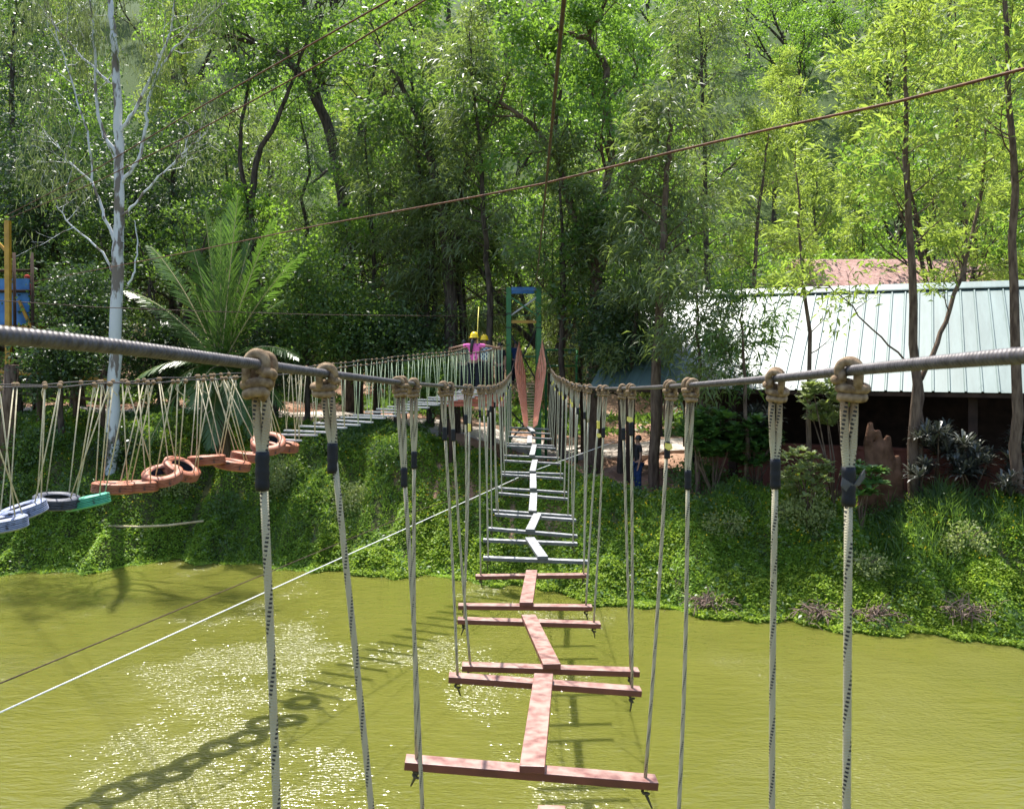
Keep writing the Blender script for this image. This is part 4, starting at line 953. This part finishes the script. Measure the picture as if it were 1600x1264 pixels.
# thick trunked shade tree in the centre
def traced(name, base, limbs, style, lmat, bark, label, seed, extra=(), mult=1, size=1, kids=4, L=1.8, group=None, dense=1.0, maxl=2):
    T=Tree(seed); 
    for (r0,r1,pts,leafy) in limbs:
        P3=[Vector(p) for p in pts]; out=[]
        for i in range(len(P3)-1):
            p_0,p_1,p_2,p_3=P3[max(i-1,0)],P3[i],P3[i+1],P3[min(i+2,len(P3)-1)]
            for k in range(5):
                t=k/5; q_=.5*((2*p_1)+(p_2-p_0)*t+(2*p_0-5*p_1+4*p_2-p_3)*t*t+(3*p_1-p_0-3*p_2+p_3)*t*t*t)
                out.append(q_+(Vector((T.r.gauss(0,.02),T.r.gauss(0,.03),T.r.gauss(0,.02))) if (i or k) else Vector()))
        out.append(P3[-1]); m_=len(out); T.mb.tube(out,[r0+(r1-r0)*i/(m_-1) for i in range(m_)],9,caps=False)
        if leafy:
            s0,nk=leafy
            for k in range(nk):
                t=(s0+(1-s0)*(k+T.r.random())/nk)*(m_-1); i=min(int(t),m_-2); b_=out[i].lerp(out[i+1],t-i)
                ax=(out[i+1]-out[i]).normalized(); sd=Vector((T.r.gauss(0,1),T.r.gauss(0,1),T.r.gauss(.3,.6))); sd=(sd-ax*sd.dot(ax)*.5).normalized()
                T.limb(b_,(sd+ax*.5),L*T.r.uniform(.6,1.2),max(r1*.7,.015),1,maxl,.12,kids,.6,5,5,.3,.18,.5)
    for (c,rad_,nn,squash) in extra:
        for _ in range(nn):
            v=Vector((T.r.gauss(0,1),T.r.gauss(0,1),T.r.gauss(0,1))).normalized()*rad_*T.r.random()**.45; v.z*=squash
            T.cl.append((c+v,Vector((v.x,v.y,.2)).normalized() if v.length>0 else Vector((0,0,1))))
    return make_tree(name,T,base,style,lmat,bark,label,'tree',group,mult,size,seed)
b0=G(926,29.6,-.2)
traced('shade_tree',b0,[(.34,.2,[b0,P(928,690,29.6),P(930,600,29.6),P(932,430,29.6)],None),
 (.17,.11,[P(932,440,29.6),P(942,330,29.6),P(955,250,29.6),P(945,150,29.6)],(.5,5)),
 (.13,.05,[P(945,150,29.6),P(946,100,29.8),P(920,60,30.0),P(940,20,29.6),P(945,-10,29.6)],(.2,8)),
 (.10,.03,[P(920,60,30.0),P(870,48,30.4),P(810,20,30.6)],(.2,7)),
 (.15,.06,[P(932,430,29.6),P(885,300,29.6),P(870,250,30.0),P(830,195,30.5),P(780,160,30.8)],(.4,10)),
 (.10,.04,[P(885,300,29.6),P(868,200,30.0),P(875,140,30.3),P(850,100,30.5)],(.4,9)),
 (.12,.05,[P(932,440,29.6),P(975,330,29.6),P(1000,230,29.6),P(1005,120,29.6)],(.5,8))],
 'broad','lf_bright','bark_brown','thick trunked shade tree with pale bright leaf pads high above the tower',21,mult=1.2,L=2.0,size=.9,extra=[(P(905,380,29.6),1.0,40,.8),(P(965,340,29.6),1.0,40,.8),(P(985,430,29.6),.9,40,.8),(P(895,470,29.6),.7,25,.8)])
b0=G(1436,23.0,-.1)
traced('forked_tree',b0,[(.10,.07,[b0,P(1437,660,23),P(1440,590,23.1)],None),(.07,.03,[P(1440,590,23.1),P(1470,520,23.3),P(1505,420,23.5),P(1530,310,23.6),P(1540,200,23.6)],(.3,9)),(.03,.01,[P(1440,590,23.1),P(1390,540,22.8),P(1330,480,22.6),P(1290,440,22.5)],(.6,4))],
 'yel','lf_yel','bark_brown','slim trunk forking into a long right leaning limb over the roof',26,mult=.8,L=1.2,kids=3)
# paired trunks left of the helmets
b0=G(708,33,-.2)
traced('shade_tree',b0,[(.30,.2,[b0,P(706,560,33),P(702,440,33),P(690,330,33)],None),(.2,.06,[P(702,450,33),P(720,300,33.2),P(770,180,33),P(800,90,33)],(.3,9)),(.2,.05,[P(690,330,33),P(660,200,33),P(600,90,33)],(.3,9)),(.16,.05,[b0+Vector((.5,.3,0)),P(722,520,33.3),P(716,380,33.4),P(735,200,34)],(.5,7))],
 'broad','lf_mid','bark_dark','dark tree with two close trunks behind the helmeted people',22,mult=1.2,L=2.4)
# arching rain tree, upper left of centre
D=38; b0=G(545,D,-.3)
traced('rain_tree',b0,[(.36,.26,[b0,P(548,480,D),P(543,380,D),P(535,300,D)],None),
 (.26,.14,[P(535,300,D),P(510,190,D),P(470,115,D),P(425,78,D)],(.4,5)),(.14,.05,[P(425,78,D),P(380,62,D),P(330,50,D),P(270,44,D)],(.2,10)),
 (.2,.07,[P(535,330,D),P(570,200,D),P(620,120,D),P(690,60,D)],(.4,10)),(.13,.05,[P(510,190,D),P(490,110,D),P(500,30,D),P(490,-50,D)],(.3,8)),
 (.13,.05,[P(560,230,D),P(580,130,D),P(600,50,D),P(640,-40,D)],(.3,9))],
 'broad','lf_bright','bark_dark','spreading tree with dark arching limbs and bright green pads right of the eucalyptus',23,mult=1.2,L=3.0,size=1.1)
D=36; b0=G(400,D,-.3)
traced('rain_tree',b0,[(.2,.12,[b0,P(398,450,D),P(390,330,D),P(405,240,D)],None),(.11,.04,[P(392,330,D),P(375,240,D),P(385,150,D),P(400,60,D)],(.3,8)),(.11,.04,[P(405,240,D),P(440,170,D),P(470,90,D),P(500,10,D)],(.3,8))],
 'broad','lf_mid','bark_dark','crooked dark tree between the palm and the arching limbs',24,mult=1.1,L=2.4)
# eucalyptus
D=28.0; b0=G(172,D,-.3); q=lambda x,y,dz=0:P(x,y,D+dz)
E_=[(.17,.145,[b0,q(176,640),q(181,500),q(185,380)],None),(.14,.05,[q(185,380),q(186,280),q(183,150),q(178,60),q(170,0),q(168,-80)],None),
 (.055,.022,[q(181,240),q(160,205),q(150,150),q(148,80),q(140,0)],(.45,6)),(.05,.018,[q(186,290),q(215,250),(P(228,190,D)),q(235,145),q(262,90),q(300,50),q(350,5)],(.5,9)),
 (.05,.018,[q(190,205),q(215,165),q(245,100),q(262,60),q(275,-30)],(.5,8)),(.04,.014,[q(187,340),q(205,325),q(240,285),q(280,245),q(325,205)],(.55,7)),
 (.045,.014,[q(178,375),q(160,330),q(143,285),q(110,255),q(90,225)],(.6,5)),(.03,.012,[q(143,285),q(138,220),q(120,150),q(100,90),q(80,20)],(.4,7)),
 (.035,.012,[q(176,425),q(160,395),q(120,360),q(88,322)],(.65,5)),(.028,.01,[q(200,445),q(213,415),q(215,370),q(210,345)],None),
 (.04,.014,[q(170,130),q(145,105),q(105,65),q(70,20)],(.4,8)),(.025,.01,[q(186,300),q(178,250),q(160,200)],None)]
E_=[(a_*1.2,b_*1.2,c_,d_) for a_,b_,c_,d_ in E_]
traced('eucalyptus',b0,E_,'euc','lf_euc','bark_euc','tall eucalyptus with peeling white bark and thin pale branches at left',25,mult=.6,L=1.5,kids=4,
  extra=[(q(60,280),.55,30,1.4),(q(35,40),.8,40,1.2),(q(120,60),1.1,50,1),(q(230,60),1.0,45,1),(q(330,40),.8,36,1),(q(60,150),.7,30,1.3)])
# dark glossy trees on the left
for px,py,dd,r_,sd,lb in ((60,330,36,3.8,31,'dark glossy leaved tree at the left edge behind the yellow post'),(270,330,38,4.0,32,'dark glossy tree between the eucalyptus and the palm'),(20,120,40,4.6,33,'tall dark tree in the upper left corner')):
    b0=G(px,dd,-.2); c=P(px,py,dd)
    traced('evergreen_tree',b0,[(.24,.08,[b0,b0.lerp(c,.5),c+Vector((0,0,r_*.6))],(.2,14))],'dense','lf_dark','bark_dark',lb,sd,extra=[(c,r_,520,1.15)],mult=1.2,L=2.4,size=1.05)
for px,py,dd,r_,sd,sq,lm,lb in ((95,560,28.2,1.25,41,.8,'lf_dark','dark glossy leaved small tree right of the log post'),(480,470,32.5,2.3,42,.95,'lf_mid','rounded bright green bushy tree right of the palm'),(560,520,33,2.3,43,.8,'lf_mid','bushy tree above the pale boards of the far bridge'),
     (120,480,30.5,1.9,44,.8,'lf_dark','dark bushy tree under the blue platform, left of the eucalyptus trunk'),(690,590,29.5,1.1,45,.7,'lf_mid','low leafy tree on a short trunk under the far bridge'),(620,540,33,2.2,46,.7,'lf_dark','dark bushy tree behind the pale rope hangers'),
     (970,520,28.5,1.7,47,1.0,'lf_dark','dark bushy tree between the thick trunk and the hall'),(250,560,33,1.9,48,.8,'lf_dark','dark bush behind the palm trunk'),(430,560,33,1.8,49,.8,'lf_dark','dark bush right of the palm crown')):
    b0=G(px,dd,-.2); c=P(px,py,dd)
    traced('small_tree',b0,[(.12,.04,[b0,b0.lerp(c,.6),c],(.4,8))],'dense',lm,'bark_dark',lb,sd,extra=[(c,r_,int(150*r_),sq)],mult=1.2,L=1.2*r_/1.5,size=.85)

# ------------------------------------------------------------------ coconut palm
D=29.3; pc=P(345,575,D); pb0=G(352,D,-.2)
root=empty('coconut_palm',pb0,'young coconut palm with long arching fronds behind the tyre ropes','palm')
mb=MB(); mb.tube([pb0,pb0.lerp(pc,.5),pc],[.24,.18,.14],10); part('trunk',mb,M['bark_brown'],root)
fr=[((362,320),.2),((290,430),1.0),((280,560),1.6),((255,620),1.9),((380,660),1.9),((470,560),1.4),((410,450),.8),((320,330),.3),((372,305),.25),((345,345),.1),((300,385),.6),((200,455),.9),((235,385),.8),((430,340),.5),((475,395),.8),((440,470),.7),((215,590),1.4),((230,700),2.2),((330,700),1.6),((445,640),1.7),((300,640),1.9),((400,690),2.2),((415,570),.9),((260,500),.8),((390,380),.3)]
rngp=np.random.default_rng(9)
for i,((tx,ty),arch) in enumerate(fr):
    tip=P(tx,ty,D+(rngp.uniform(-1.0,1.2) if ty<560 else rngp.uniform(-2.0,-.9))); L=(tip-pc).length; top=pc.lerp(tip,.5)+Vector((0,0,.22*L*arch*.8+.15))
    pts=[]
    for k in range(25):
        t=k/24; pts.append(pc*(1-t)**2+top*2*t*(1-t)+tip*t*t)
    mb=MB(); mb.tube(pts,[.028*(1-.85*k/24) for k in range(25)],5)
    V=[]; 
    for k in range(2,25):
        ax=(pts[k]-pts[k-1]).normalized(); sd=ax.cross(Vector((0,0,1))); sd=sd.normalized() if sd.length>.1 else Vector((1,0,0)); nrm=sd.cross(ax)
        for sub in range(3):
            p=pts[k-1].lerp(pts[k],sub/3); t=(k-1+sub/3)/24; ll=.78*math.sin(math.pi*min(1,t*.8+.16))**.7*(1.1 if arch<.4 else 1)
            for s_ in (-1,1):
                fold=.9 if arch<.4 else -.05
                d_=(sd*s_*(.8 if arch>.4 else .45)+ax*.75+nrm*(.15)+Vector((rngp.normal()*.07,rngp.normal()*.07,rngp.normal()*.07+(-.25 if arch>.4 else .1)))).normalized()
                e1=p+d_*ll*.5; e2=p+d_*ll+Vector((0,0,-.16*ll*(1 if arch>.4 else .2))); wv=ax*.036
                V.append([p-wv*.5,p+wv*.5,e1+wv,e1-wv]); V.append([e1-wv,e1+wv,e2+wv*.2,e2-wv*.2])
    Vn=np.array([[tuple(a_-pb0) for a_ in q_] for q_ in V]); rn=np.repeat(rngp.random(len(V)//2),2)
    fo=link('frond',raw_quads('frond',M['lf_palm'],Vn,rn),root); part('midrib',mb,M['bamboo'],fo)

# ------------------------------------------------------------------ forest behind: a few kinds, copied
protos=[]
def proto_feather(seed,lm,h=15,nl=58,Lm=3.4,mult=1.0,style='oak',bark='bark_dark'):
    T=Tree(seed); tr=[Vector((T.r.gauss(0,.06)*i*.3,T.r.gauss(0,.06)*i*.3,h*i/12)) for i in range(13)]
    T.feather(tr,.2,.15,Lm,nl,.5,1.0,.3); return T,style,lm,bark,mult
def proto_broad(seed,lm,h=13,style='broad',mult=1.0):
    T=Tree(seed); T.broad(Vector((0,0,0)),h,.28,.3,5,.62); return T,style,lm,'bark_dark',mult
defs=[('silky_oak','grey-green feathery forest tree',proto_feather(101,'lf_oak')),
      ('silky_oak','slender green feathery forest tree',proto_feather(102,'lf_mid',17,50,3.0)),
      ('shade_tree','broad bright green forest tree',proto_broad(103,'lf_bright',14)),
      ('shade_tree','broad mid green forest tree',proto_broad(104,'lf_mid',15)),
      ('evergreen_tree','dark glossy forest tree',proto_broad(105,'lf_dark',13,'dense',1.0)),
      ('young_silky_oak','yellow-green feathery forest tree',proto_feather(106,'lf_yel',14,56,3.2,1.0,'yel')),
      ('shade_tree','loose bright green forest tree',proto_broad(107,'lf_bright',16,'broad',1.1))]
src=[]
for i,(nm,lb,(T,style,lm,bark,mult)) in enumerate(defs):
    tmh=T.mb.mesh('trunk',M[bark]); cr=crown_from(T.cl,style,M[lm],np.random.default_rng(200+i),'crown',mult,1.15); src.append((nm,lb,tmh,cr))
rf=random.Random(77); cnt=0
def side_name(px):
    return ('at the far left','left of the palm','above the palm','left of centre','behind the tower','right of centre','above the hall','at the far right')[max(0,min(7,int(px//200)))]
rows=[(35,5.0,.75),(40,5.2,.85),(46,5.6,.95),(53,6.2,1.0),(62,7,1.0),(72,8,1.05),(84,9.5,1.1),(98,10,1.15),(114,11,1.2),(130,12,1.3)]
for ri,(d,spc,sc) in enumerate(rows):
    xw=d*.72; x=-xw+rf.uniform(0,2); seen={}
    while x<xw:
        xx=x+rf.uniform(-1.3,1.3); yy=d+rf.uniform(-2,2); px=CX+xx/yy*F
        x+=spc
        if d<39 and 960<px<1700: continue
        right=px>1120
        ch=[5,5,5,6,2] if right else ([0,1,3,4,2] if px<500 else [0,1,0,3,2,6])
        if d>55: ch=[2,3,6,5,1] if not right else [5,6,5,2]
        k=rf.choice(ch); nm,lb,tmh,cr=src[k]
        s_=sc*rf.uniform(.8,1.15)
        root=empty(nm,(xx,yy,gz(xx,yy)-.2),None,'tree','trees of the forest behind'); root.scale=(s_*rf.uniform(.9,1.15),)*2+(s_,); root.rotation_euler=(rf.uniform(-.04,.04),rf.uniform(-.04,.04),rf.uniform(0,6.28))
        root['label']='%s, %s row back, %s'%(lb,ORD[ri],side_name(px))
        link('trunk',tmh,root); link('crown',cr,root); cnt+=1
print('forest trees',cnt)

# ------------------------------------------------------------------ shrubs and plants on the bank
def rosette_leaves(centers, nl, L, W, rng, mat, name, elev=(.1,.9), cup=.25):
    V=[]; rn=[]
    for (c,s_) in centers:
        for k in range(nl):
            a=2*math.pi*(k+rng.random()*.6)/nl*2.4; e=rng.uniform(*elev); d=np.array([math.cos(a)*math.cos(e),math.sin(a)*math.cos(e),math.sin(e)])
            sd=np.array([-math.sin(a),math.cos(a),0]); l=L*s_*rng.uniform(.7,1.15); w_=W*s_; p=np.array(c)
            m1=p+d*l*.45; m2=p+d*l*.8-np.array([0,0,.06*l]); tp_=p+d*l-np.array([0,0,.18*l]); r_=rng.random()
            V.append([p-sd*w_*.15,p+sd*w_*.15,m1+sd*w_*.45,m1-sd*w_*.45]); V.append([m1-sd*w_*.45,m1+sd*w_*.45,m2+sd*w_*.42,m2-sd*w_*.42]); V.append([m2-sd*w_*.42,m2+sd*w_*.42,tp_+sd*w_*.06,tp_-sd*w_*.06]); rn+=[r_]*3
    return raw_quads(name,mat,np.array(V),np.array(rn))
def rosette_shrub(name,base,heads,nl,L,W,mat,label,seed,elev=(.1,.9),cat='shrub'):
    rng=np.random.default_rng(seed); root=empty(name,base,label,cat); mb=MB(); cs=[]
    for h_ in heads:
        h_=Vector(h_); mid=base.lerp(h_,.5)+Vector((rng.normal()*.12,rng.normal()*.06,0))
        if rng.random()<.07 or not cs: mb.tube([base,mid,h_],[.03,.02,.012],6,caps=False)
        cs.append((tuple(h_-base),rng.uniform(.8,1.15)))
    part('stem',mb,M['bark_brown'],root); link('foliage',rosette_leaves(cs,nl,L,W,rng,mat,'foliage',elev),root)
def heads(cx,cy,d,w,h,n,seed):
    R=random.Random(seed); out=[]
    for _ in range(n):
        a=R.random()*6.283; r=R.random()**.5; out.append(P(cx+w*r*math.cos(a),cy+h*r*math.sin(a),d+R.uniform(-.6,.6)))
    return out
rosette_shrub('plumeria_shrub',G(1115,24.2),heads(1110,680,24.2,42,38,80,1),18,.36,.14,M['lf_plum'],'broad leaved green shrub in front of the hall, left of the second right rope',51)
rosette_shrub('plumeria_shrub',G(1180,24.4),heads(1175,690,24.4,40,40,74,2),18,.34,.13,M['lf_plum'],'broad leaved shrub between two right hand ropes below the eave',52)
rosette_shrub('plumeria_tree',G(1302,22.6),heads(1290,625,22.6,38,40,60,3),15,.30,.11,M['lf_pale'],'small pale leaved tree on a thin stem beside the nearest right knot',53)
rosette_shrub('plumeria_shrub',G(1345,21.8),heads(1352,750,21.8,32,28,26,4),15,.28,.11,M['lf_plum'],'low glossy shrub at the foot of the clay mound',54)
rosette_shrub('plumeria_shrub',G(1262,22.2),heads(1255,740,22.2,42,38,80,5),14,.22,.09,M['lf_pale'],'pale sunlit shrub behind the second rope from the right',55)
for k,(px,py,dd,w_,h_,n_,lb) in enumerate(((1462,690,22.9,30,24,22,'dark purple strap leaved plant right of the forked trunk'),(1515,720,22.6,34,30,26,'silvery dark strap leaved plant nearest the right hand trunk'),(1590,700,22.6,18,30,14,'dark strap leaved plant cut by the right edge'),(1190,650,25.2,30,20,16,'dark strap leaved plant in shade under the eave'),(1440,735,22.6,14,16,8,'small strap leaved plant at the foot of the forked trunk'),(1585,755,22.0,20,22,12,'low strap leaved plant below the right edge trunk'))):
    rosette_shrub('cordyline',G(px,dd),heads(px,py,dd,w_,h_,n_,70+k),30,.42,.06,M['lf_cord'],lb,60+k,(-.1,1.2),'plant')
def bank_d(px,py):
    for d in np.arange(18,60,.1):
        x=(px-CX)/F*d
        if d>float(shore(x))+.3 and HY+(H-gz(x,d))/d*F<=py: return float(d)
    return 40.
def bush(name,px,py,d,rx,rz_,n,lm,label,seed,size=1.0,twigs=4):
    rng=np.random.default_rng(seed); d=bank_d(px,py+rz_*45); base=G(px,d); c=base+Vector((0,0,rz_*.45)); rx=rx*1.1; root=empty(name,base,label,'shrub'); mb=MB(); R=random.Random(seed)
    cl=[]
    for _ in range(n):
        v=Vector((R.gauss(0,1),R.gauss(0,1),R.gauss(0,1))).normalized()*R.random()**.4; q_=c+Vector((v.x*rx,v.y*rx*.8,v.z*rz_)); cl.append((q_-base,v))
    for _ in range(twigs):
        q_=c+Vector((R.uniform(-1,1)*rx,R.uniform(-1,1)*rx*.6,R.uniform(-.2,1)*rz_)); mb.tube([base,base.lerp(q_,.5)+Vector((R.gauss(0,.15),0,.1)),q_],[.014,.010,.004],5,caps=False)
    part('stem',mb,M['twig'],root); link('foliage',crown_from(cl,'small',M[lm],rng,'foliage',1.0,size),root)
for a in (('bush',440,735,25.4,.75,.65,170,'lf_pale','pale sunlit bush behind the black tape of the nearest left rope',81,1.0),('bush',545,775,24.9,.8,.5,150,'lf_pale','sprawling pale bush with bare twigs under the far boards',82,1.0),
    ('bush',1262,800,21.2,.75,.45,170,'lf_pale','pale tangled bush at the top of the right bank between the last two ropes',83,1.0),('bush',60,690,25.5,1.0,.7,230,'lf_mid','leafy bush below the log post at left',84,1.2),('bush',265,745,25.5,.7,.45,120,'lf_pale','silvery bush behind the orange tyres',85,1.0),
    ('bush',620,700,27,.8,.4,120,'lf_mid','low bush at the path edge under the far boards',86,1.1),('bush',1090,740,23.4,.8,.4,140,'lf_mid','low bush behind the right ropes beside the red earth',87,1.1),('bush',120,760,25,.9,.5,150,'lf_mid','bush behind the blue-grey and green tyres',88,1.1),('bush',360,790,25.3,.7,.4,110,'lf_mid','low bush on the left bank under the level orange tyres',89,1.0),
    ('bush',1345,880,20.0,.5,.3,70,'lf_pale','small pale plant halfway down the right bank',90,.9),('bush',1510,850,20.3,.5,.35,80,'lf_pale','pale seedling bush on the right bank near the edge',91,.9),('bush',1130,820,21.6,.5,.3,70,'lf_pale','small pale plant on the right bank behind the rope',92,.9),
    ('bush',20,760,24.8,1.0,.6,200,'lf_mid','leafy bush on the bank at the left edge behind the cut off tyre',93,1.1),('bush',200,690,27,1.0,.6,200,'lf_dark','dark bush at the foot of the eucalyptus',94,1.2),('bush',520,690,27.5,.8,.4,120,'lf_mid','bush between the palm and the path',95,1.1)):
    bush(*a)

# ground cover of small leaves: mounds, bright and dark patches by leaf density and height
rng=np.random.default_rng(4)
N=900000
pxs=rng.uniform(-60,1660,N); off=rng.random(N)**1.05
dsh=shore((pxs-CX)/F*23)
for _ in range(4): dsh=shore((pxs-CX)/F*dsh)
dsh=dsh-.25; maxw=np.interp(pxs,[0,650,720,820,900,1000,1050,1600],[9,8.5,6.5,5.2,4.4,4.0,4.2,4.0]); y_=dsh-.25+off*maxw; x_=(pxs-CX)/F*y_
s_=y_-shore(x_)
pat=np.sin(x_*1.1+.7*np.sin(y_*1.3))*np.sin(y_*1.7+x_*.6)+.6*np.sin(x_*3.3+y_*2.1)*np.sin(y_*3.7-x_)
keep=(s_>-.28)&(rng.random(N)<np.clip(.85+.3*pat,.5,1)); x_,y_,s_,pat=x_[keep],y_[keep],s_[keep],pat[keep]
bump_=.16*np.clip(pat,-.6,1.3)+.07*np.sin(x_*9+3*np.sin(y_*4))*np.sin(y_*8)
z_=np.maximum(ground(x_,y_),.0)+np.clip(.10+bump_,.02,.5)*(rng.random(len(x_))**.45)*np.clip((s_+.35)*1.6,.15,1)
c=np.stack([x_,y_,z_],1); d=unit(rng.normal(size=c.shape)*np.array([1,1,.28])+np.array([0,-.1,.05]))
L_=rng.uniform(.04,.09,len(c))
tag(link('ground_cover',quads_mesh('ground_cover',M['lf_cover'],c,d,L_,L_*.68,rng,.15,.45)),'low creeping green plants covering the bank down to the water','ground cover',kind='stuff')
q_=rng.integers(0,len(c),42000); q_=q_[(np.sin(c[q_,0]*2.1+1)*np.sin(c[q_,1]*2.9)+.4*rng.normal(size=len(q_)))>.25]
wc_=c[q_]+np.stack([rng.normal(size=len(q_))*.06,rng.normal(size=len(q_))*.06,rng.random(len(q_))*.28],1); wd=unit(rng.normal(size=wc_.shape)*np.array([1,1,.5])+np.array([0,-.2,.4])); wl=rng.uniform(.07,.15,len(q_))
tag(link('weeds',quads_mesh('weeds',M['lf_mid'],wc_,wd,wl,wl*.5,rng,.2)),'taller leafy weeds growing through the creepers on the bank','weeds',kind='stuff')
M['lf_shore_sun']=leafmat('sun_painted_shore_leaf',(.13,.22,.025),(.30,.40,.05),(.50,.68,.06),.42,.5,.3)  # sunlit belt along the waterline, painted in as a brighter leaf colour
zz=rng.random(len(c)); mk=(s_<1.35+.5*np.sin(x_*1.9))&(x_>-5.5)&(zz<.62)&(pat+.5*np.sin(x_*.8+1)>-.75)
cc=c[mk]+np.stack([rng.normal(size=mk.sum())*.04,rng.normal(size=mk.sum())*.04,.02+rng.random(mk.sum())*.06],1); dd_=unit(rng.normal(size=cc.shape)*np.array([1,1,.25])+np.array([0,-.1,.05])); ll_=rng.uniform(.04,.08,len(cc))
tag(link('sun_painted_shore_cover',quads_mesh('sun_painted_shore_cover',M['lf_shore_sun'],cc,dd_,ll_,ll_*.75,rng,.1,.4)),'creeping leaves along the waterline, sunlight painted in as brighter yellow-green colour','creeper',kind='stuff')
# yellow flowers
n_=2600; i=rng.integers(0,len(c),n_*6); i=i[(c[i,2]>1.25)][:n_]; fc=c[i]+np.array([0,-.02,.08]); fd=unit(rng.normal(size=fc.shape)*.5+np.array([0,-.6,.6]))
tag(link('wildflowers',quads_mesh('wildflowers',M['flower'],fc,fd,.05,.05,rng)),'tiny yellow flowers scattered over the upper bank','flowers',kind='stuff')
# grass tufts
def grass(cx,d,wx,wy,n,hh,label):
    x=cx+rng.normal(size=n)*wx; y=d+rng.normal(size=n)*wy; base=np.stack([x,y,ground(x,y)],1)
    dr=unit(rng.normal(size=base.shape)*np.array([.35,.35,.1])+np.array([0,0,1])); L=hh*rng.uniform(.5,1.2,n)
    tag(link('grass',quads_mesh('grass',M['lf_mid'],base,dr,L,.022,rng,.25)),label,'grass',kind='stuff')
grass(P(1450,0,22).x,21.6,.8,.5,2600,.75,'tall fine grass at the top of the right bank below the forked trunk')
grass(P(1100,0,24).x,23.4,1.0,.4,1800,.5,'grass tufts at the edge of the red earth')
grass(P(500,0,27).x,27.0,1.6,.8,2500,.5,'grass on the left bank below the path')
# leaf litter and low plants under the trees on the far side
def litter(n,x0,x1,y0,y1,mat,label,name,Ls):
    x=rng.uniform(x0,x1,n); y=rng.uniform(y0,y1,n); f=np.sin(x*.9)+np.sin(y*.8+x*.3)+rng.normal(size=n)*.5; k=f>-.1; x,y=x[k],y[k]
    b_=np.stack([x,y,ground(x,y)+rng.random(len(x))*.25],1); dr=unit(rng.normal(size=b_.shape)+np.array([0,-.1,.6])); L=rng.uniform(*Ls,len(x))
    tag(link(name,quads_mesh(name,mat,b_,dr,L,L*.45,rng,.1)),label,'undergrowth',kind='stuff')
litter(60000,-24,-3,29.5,34,M['lf_mid'],'leafy undergrowth in front of the pale path on the left','undergrowth',(.1,.2))
litter(160000,-34,34,40,60,M['lf_mid'],'undergrowth between the forest trunks','undergrowth',(.15,.4))

# dead brush at the waterline
for k,(px,d,w_,h_,lb) in enumerate(((1282,19.9,.45,.45,'tangle of pale dead twigs at the waterline under the second rope from the right'),(1370,19.6,.45,.4,'heap of dead brush on the shore just right of the nearest right rope'),(1512,19.3,.55,.5,'round grey heap of dead brush on the right shore'),(1030,21.0,.5,.35,'dark dead roots at the shore below the red earth'),(1110,20.7,.4,.3,'dry pink twigs at the shore between two right ropes'))):
    R=random.Random(300+k); mb=MB(); b_=G(px,d,.05); 
    for _ in range(110):
        a=b_+Vector((R.gauss(0,w_*.5),R.gauss(0,w_*.3),R.random()*h_*.5)); v=Vector((R.gauss(0,1),R.gauss(-.2,.6),R.gauss(.2,.6))).normalized()*R.uniform(.2,.5)
        mb.tube([a,a+v*.5+Vector((0,0,R.uniform(0,.08))),a+v-Vector((0,0,.06))],[.012,.009,.004],4,caps=False)
    solo('dead_brush',mb,M['twig'],lb,'brush',base=b_)
